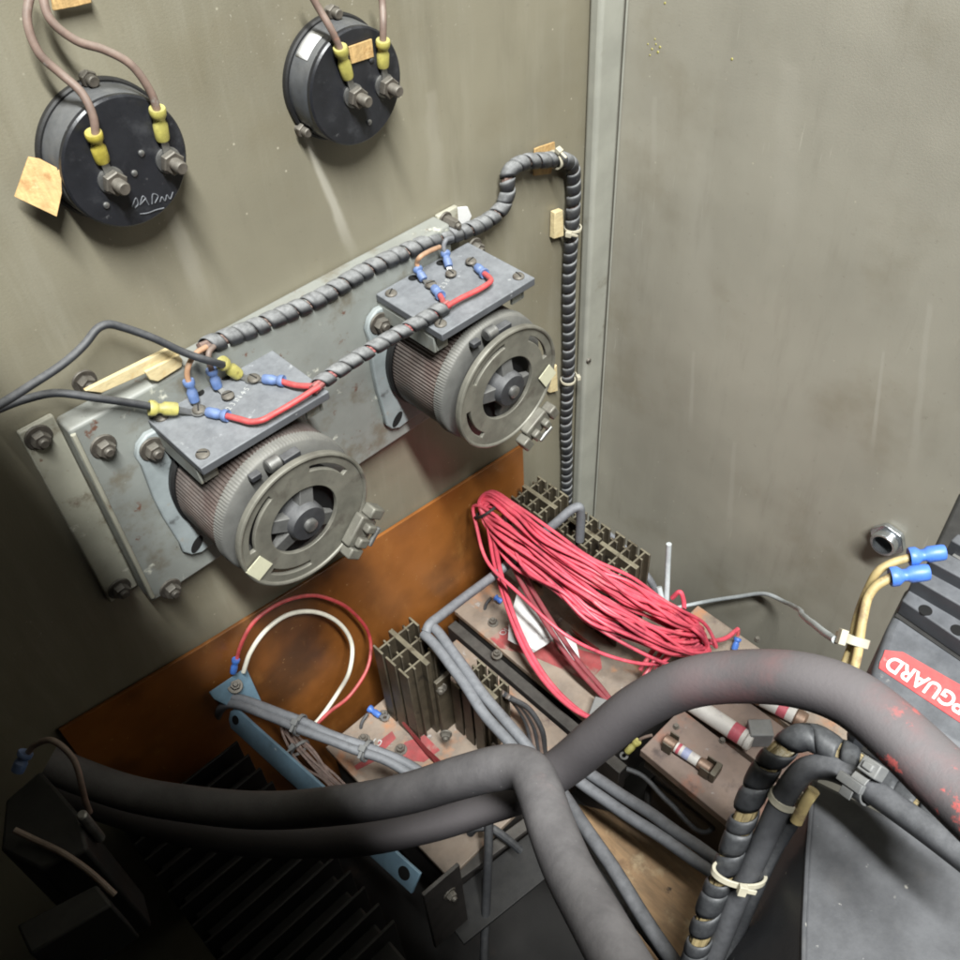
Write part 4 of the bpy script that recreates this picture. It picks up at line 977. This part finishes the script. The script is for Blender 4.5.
bar('steel_bar', 'dark flat bar slanting behind the lower thick cable', 'bar', F(438, 890, .02), F(530, 822, .02), .010, .006, 'edge')
bar('steel_bar', 'dark wide plate slanting in shadow below the lower thick cable', 'bar', F(450, 925, -.02), F(560, 838, -.02), .040, .004, 'black')
cable('dark_cable', 'small dark looped cable near the stub below the thick cable', 'cable', Fs([(470, 832, .05), (476, 826, .06), (490, 826, .06), (505, 836, .05), (520, 850, .03)], 0), .0035, 'wire_black', 10)
mb = MB(); mb.slab([F(p[0], p[1], -.06) for p in ((566, 800), (640, 818), (790, 905), (760, 1010), (660, 1010))], UP, .02); tag(obj('timber_board', mb, 'wood', bevel=.002), 'oily brown timber board at the bottom beside the thick cable', 'timber')

# dim things at the lower left
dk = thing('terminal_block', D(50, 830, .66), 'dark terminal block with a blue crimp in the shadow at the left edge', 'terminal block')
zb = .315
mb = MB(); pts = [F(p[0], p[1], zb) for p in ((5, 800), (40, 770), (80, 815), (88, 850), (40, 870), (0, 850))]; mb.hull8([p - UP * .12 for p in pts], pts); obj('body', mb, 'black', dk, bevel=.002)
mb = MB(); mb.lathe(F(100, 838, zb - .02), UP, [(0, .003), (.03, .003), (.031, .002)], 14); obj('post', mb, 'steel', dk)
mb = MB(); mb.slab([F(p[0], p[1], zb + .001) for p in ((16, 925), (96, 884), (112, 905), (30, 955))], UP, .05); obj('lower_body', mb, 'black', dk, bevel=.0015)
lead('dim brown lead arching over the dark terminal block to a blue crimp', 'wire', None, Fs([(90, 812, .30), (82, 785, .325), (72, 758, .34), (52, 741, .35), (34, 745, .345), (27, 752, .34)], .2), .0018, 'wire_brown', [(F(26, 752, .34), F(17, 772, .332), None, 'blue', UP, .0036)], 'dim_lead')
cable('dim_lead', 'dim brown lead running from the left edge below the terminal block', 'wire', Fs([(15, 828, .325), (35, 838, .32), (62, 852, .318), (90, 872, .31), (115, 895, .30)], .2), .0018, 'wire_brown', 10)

# ------------------------------------------------------------------ thick rubber cables
cable('thick_cable', 'thick grey rubber cable bending sharply down to the bottom edge in front of the other', 'cable',
      Ds([(48, 764, .60), (80, 776, .605), (140, 795, .605), (200, 805, .595), (280, 811, .58), (350, 804, .55), (410, 792, .53), (460, 777, .505), (495, 768, .487), (515, 767, .478), (530, 774, .468), (540, 794, .455), (551, 825, .438), (571, 873, .41), (603, 932, .375), (660, 1030, .33)]),
      [.0112, .0112, .0114, .0114, .0114, .0113, .0113, .0114, .0116], 'cable', 28, 12, .0004)
cable('thick_cable', 'thick rubber cable with red paint marks that swings across the middle to the right edge', 'cable',
      Ds([(50, 786, .635), (90, 800, .64), (160, 822, .64), (230, 836, .625), (300, 840, .61), (370, 836, .59), (430, 823, .57), (480, 806, .55), (525, 790, .535), (562, 768, .52), (600, 737, .495), (640, 706, .47), (690, 683, .445), (740, 676, .425), (800, 681, .40), (850, 699, .383), (900, 736, .365), (960, 792, .345), (1030, 860, .32)]),
      [.0114, .0114, .0114, .0114, .0114, .0117, .0119, .0120, .0122, .0124], 'cable_red', 28, 12, .0004)

# ------------------------------------------------------------------ circuit guard unit, right edge
zt = .40
tg = thing('guard_unit', F(950, 650, zt - .10), 'dark grey slotted moulded unit with a red name label at the right edge', 'guard unit')
mb = MB(); top = [F(p[0], p[1], zt) for p in ((909, 583), (888, 625), (874, 664), (867, 694), (1010, 780), (1040, 660))]; lo = [p - UP * .05 for p in top]; mb.hull8(lo, top); obj('body', mb, 'charcoal', tg, bevel=.004, seg=3)
def lift(pts, z0, z1, name, m, bev=.0008):
    t_ = [F(p[0], p[1], z1) for p in pts]; mb = MB(); mb.hull8([p - UP * (z1 - z0) for p in t_], t_); return obj(name, mb, m, tg, bevel=bev)
lift([(902, 604), (895, 616), (1010, 694), (1020, 674)], zt + .0003, zt + .0009, 'groove', 'black', .0002)
b1_ = lift([(902, 600), (913, 584), (1020, 650), (1010, 674)], zt + .001, zt + .012, 'rib', 'charcoal')
lift([(913, 578), (924, 564), (1020, 620), (1010, 634)], zt + .004, zt + .022, 'rib', 'charcoal')
lift([(930, 561), (940, 549), (1020, 590), (1014, 606)], zt + .010, zt + .030, 'rib', 'charcoal')
lift([(951, 540), (958, 533), (1010, 560), (1010, 572)], zt + .012, zt + .034, 'rib', 'charcoal')
for p in ((925, 611), (957, 631)):
    mb = MB(); mb.lathe(F(p[0], p[1], zt + .0114), UP, [(0, .0034), (.0008, .0034)], 24); obj('hole', mb, 'void', b1_)
for pts, z in ((((934, 574), (944, 566), (980, 585), (975, 598)), zt + .0185), (((952, 555), (959, 549), (990, 562), (986, 574)), zt + .0265)):
    t_ = [F(p[0], p[1], z) for p in pts]; mb = MB(); mb.slab(t_, UP, .0015); obj('terminal_plate', mb, 'tape_old' if z < zt + .02 else 'steel', tg, bevel=.0003)
lift([(960, 492), (934, 548), (950, 556), (1000, 560), (1000, 470)], zt - .03, zt + .005, 'back_cover', 'black', .002)
zl = zt + .0005
lab = [(885, 650), (893, 651), (903, 652), (1010, 713), (1000, 748), (955, 719), (879, 668), (880, 662), (883, 656)]
mb = MB(); mb.slab([F(p[0], p[1], zl) for p in lab], UP, .0004); nl = obj('name_label', mb, 'redsign', tg)
rx = (F(893, 661, zl) - F(957, 701, zl)).normalized(); uy = UP.cross(rx); h_ = (F(884, 672, zl) - F(893, 657, zl)).length
L = (F(889, 660, zl) - F(966, 706, zl)).length
mb = text_mb('PGUARD', Z0, V((1, 0, 0)), V((0, 1, 0)), 1, .0, .02); wd = max(v.x for v in mb.v) - min(v.x for v in mb.v); x0 = min(v.x for v in mb.v)
hh = .0092; o = F(968, 703, zl) + UP * .0003
vs = [o + rx * ((v.x - x0) / wd * L) + uy * (v.y * hh) for v in mb.v]; mb.v = vs; obj('lettering', mb, 'white', nl)

# yellow leads with blue crimps, tied
lead('upper yellow lead with a bright blue crimp on the guard unit', 'wire', 'yellow leads on the guard unit', Ds([(836, 700, .47), (842, 672, .475), (851, 648, .475), (858, 618, .475), (868, 588, .475), (877, 571, .47), (890, 563, .468), (905, 558, .466), (913, 556, .465)]), .0021, 'wire_yellow',
     [(D(909, 557, .465), D(946, 552, .462), None, 'blue_bright', UP, .0040)], 'yellow_lead')
lead('lower yellow lead with a bright blue crimp on the guard unit', 'wire', 'yellow leads on the guard unit', Ds([(846, 704, .462), (853, 675, .465), (860, 648, .465), (864, 620, .466), (868, 597, .466), (875, 586, .465), (886, 579, .464), (895, 575, .463)]), .0023, 'wire_yellow',
     [(D(890, 577, .463), D(930, 572, .46), None, 'blue_bright', UP, .0042)], 'yellow_lead')
yt = thing('cable_tie', D(854, 640, .47), 'pale nylon tie gathering the two yellow leads', 'cable tie')
tie(yt, D(856, 641, .468), D(852, 655, .468) - D(860, 628, .468), .0040, 'strap', head=-right + down * .2, width=.0045, sq=(1.25, 1.0), hint=right)
cable('grey_wire', 'thin grey wire sagging along the side panel to the pale nylon tie', 'wire', [B(676, 608, -.03), B(700, 603, -.012), B(735, 597, -.006), B(765, 594, -.008), B(785, 602, -.02), D(808, 620, .56), D(822, 632, .50), D(836, 640, .472)], .0020, 'wire_grey', 12, 10, .0003)
cable('grey_wire', 'upright grey wire stub beside the red coil', 'wire', Fs([(666, 612, .11), (667, 590, .13), (668, 565, .155), (669, 544, .18)], 0), .0024, 'wire_grey', 12, 8, .0002)
cable('grey_wire', 'short grey wire stub leaning behind the red coil end', 'wire', Fs([(665, 612, .11), (662, 600, .12), (659, 587, .13)], 0), .0026, 'wire_grey', 12, 8, .0002)
cable('grey_cable', 'grey cable arching behind the heatsinks beside the corner', 'cable', Fs([(584, 536, .10), (592, 531, .11), (606, 533, .12), (622, 546, .12), (636, 562, .11), (650, 580, .10), (660, 600, .08)], 0), .0034, 'conduit', 12, 8, .0002)
lead('short red lead with a blue crimp on the far corner of the fuse board', 'wire', None, Fs([(739, 631, .078), (738, 636, .074)], 0), .0016, 'wire_red', [(F(738, 638, .072), F(734, 650, .064), None, 'blue_bright', UP, .0030)], 'crimped_lead')

# conduit bushing on the side panel
cb = thing('conduit_bushing', B(888, 541), 'bright zinc hexagonal conduit bushing on the side panel', 'conduit bushing')
c = B(890, 537); nx = V((-1, 0, 0)); mb = MB()
def hexring(c, d, r0, r1, h, hint):
    mb = MB(); u, w_, d = frame(d, hint); n = 48; vs = []
    for z in (0, h):
        for k in range(n):
            a = 2 * PI * k / n; m_ = (a % (PI / 3)) - PI / 6; ro = min(r1 / math.cos(m_) * .9, r1)
            vs.append(c + d * z + (u * math.cos(a) + w_ * math.sin(a)) * ro)
        for k in range(n): a = 2 * PI * k / n; vs.append(c + d * z + (u * math.cos(a) + w_ * math.sin(a)) * r0)
    fs = []
    for k in range(n):
        j = (k + 1) % n
        fs += [(k, j, 2 * n + j, 2 * n + k), (n + k, 3 * n + k, 3 * n + j, n + j), (2 * n + k, 2 * n + j, 3 * n + j, 3 * n + k), (k, n + k, n + j, j)]
    mb.add(vs, fs); return mb
obj('locknut', hexring(c + nx * .0006, nx, .0086, .0150, .005, V((0, .4, 1))), 'zinc', cb, bevel=.0006)
mb = MB(); mb.lathe(c, nx, [(.0002, .0110), (.011, .0110), (.0125, .0102), (.0122, .0084), (.002, .0080)], 40, caps=False); obj('bushing_ring', mb, 'zinc', cb)
mb = MB(); mb.lathe(c, nx, [(.0022, .0082), (.003, .0082)], 32); obj('bore', mb, 'void', cb)

# ------------------------------------------------------------------ black housing, lower right
zh = .30
hs = thing('black_housing', F(880, 900, 0), 'worn grey black sheet metal housing with a flat top at the lower right corner', 'housing')
T = [F(*p, zh) for p in ((812, 777), (806, 850), (802, 930), (803, 1010), (1030, 1010), (1030, 886))]
Bm = [F(730, 862, .10), F(706, 915, .10), F(680, 985, .10), F(660, 1060, .10), F(1000, 1100, .05), F(1010, 950, .05)]
mb = MB(); mb.hull8(Bm, T); obj('body', mb, 'greybox', hs, bevel=.003, seg=3)
mb = MB(); mb.tube([T[0] + V((.0015, 0, .0005)), T[1] + V((.0015, 0, .0005)), T[2] + V((.0015, 0, .0005)), T[3]], .0013, 8); obj('folded_edge', mb, 'greybox', hs)

# hose and wrapped bundle beside it
cable('black_hose', 'smooth black hose bent over the corner of the black housing', 'hose', Ds([(680, 1020, .60), (706, 972, .585), (735, 905, .56), (757, 855, .54), (776, 812, .522), (790, 786, .512), (806, 770, .505), (824, 768, .498), (848, 776, .488), (880, 797, .47), (930, 832, .445), (1010, 892, .41)]), .0066, 'hose', 22, 10, .0003)
nb = Ds([(672, 1020, .60), (690, 965, .585), (710, 910, .565), (728, 862, .55), (742, 822, .538), (756, 786, .527), (772, 758, .518), (790, 741, .512), (806, 735, .508), (818, 739, .505), (836, 750, .50), (856, 762, .492), (880, 780, .482), (930, 818, .455), (1000, 868, .42)])
cw, cwp = harness('wrapped_bundle', 'black spiral wrapped bundle of yellowed wires climbing beside the smooth black hose', nb, .0067, .0165, 'wrap_black', 'core_yellow', .85, .9, .0005, .8)
bt = thing('cable_tie', D(737, 873, .54), 'weathered nylon tie holding the wrapped bundle to the black hose', 'cable tie')
tie(bt, D(739, 874, .545), D(758, 830, .53) - D(722, 918, .56), .0082, 'strap', head=-fwd, width=.004, sq=(1.75, 1.0), hint=right)
bt = thing('cable_tie', D(785, 798, .517), 'pale nylon tie round the black hose just below its bend', 'cable tie')
tie(bt, D(784, 799, .517), D(792, 782, .512) - D(774, 815, .522), .0074, 'strap', head=right, width=.0042)
cl = thing('hose_clamp', D(868, 786, .475), 'grey strap clamp with a square buckle round the hose and bundle', 'clamp')
tie(cl, D(866, 786, .477), D(890, 803, .466) - D(848, 774, .488), .0078, 'strap', 'clamp', head=-right * .2 - fwd, width=.0085)
mb = MB(); u = (D(890, 803, .466) - D(848, 774, .488)).normalized(); v = (-fwd - u * (-fwd).dot(u)).normalized(); w_ = u.cross(v)
mb.box(D(873, 769, .470) , (.011, .0085, .008), (u, v, w_)); mb.box(D(873, 769, .470) + v * .0045, (.006, .003, .004), (u, v, w_)); obj('buckle', mb, 'clamp', cl, bevel=.0008)
cable('yellow_stub', 'cut pale yellow wire stub poking out below the black hose', 'wire', Ds([(814, 790, .505), (805, 803, .508), (796, 822, .512)]), .0034, 'wire_yellow', 14, 8, .0)
cable('dark_cable', 'thin dark cable running down between the hose and the black housing', 'cable', Ds([(795, 815, .52), (775, 850, .54), (752, 900, .56), (735, 940, .58), (700, 1010, .60)]), .0042, 'wire_black', 12, 8, .0003)
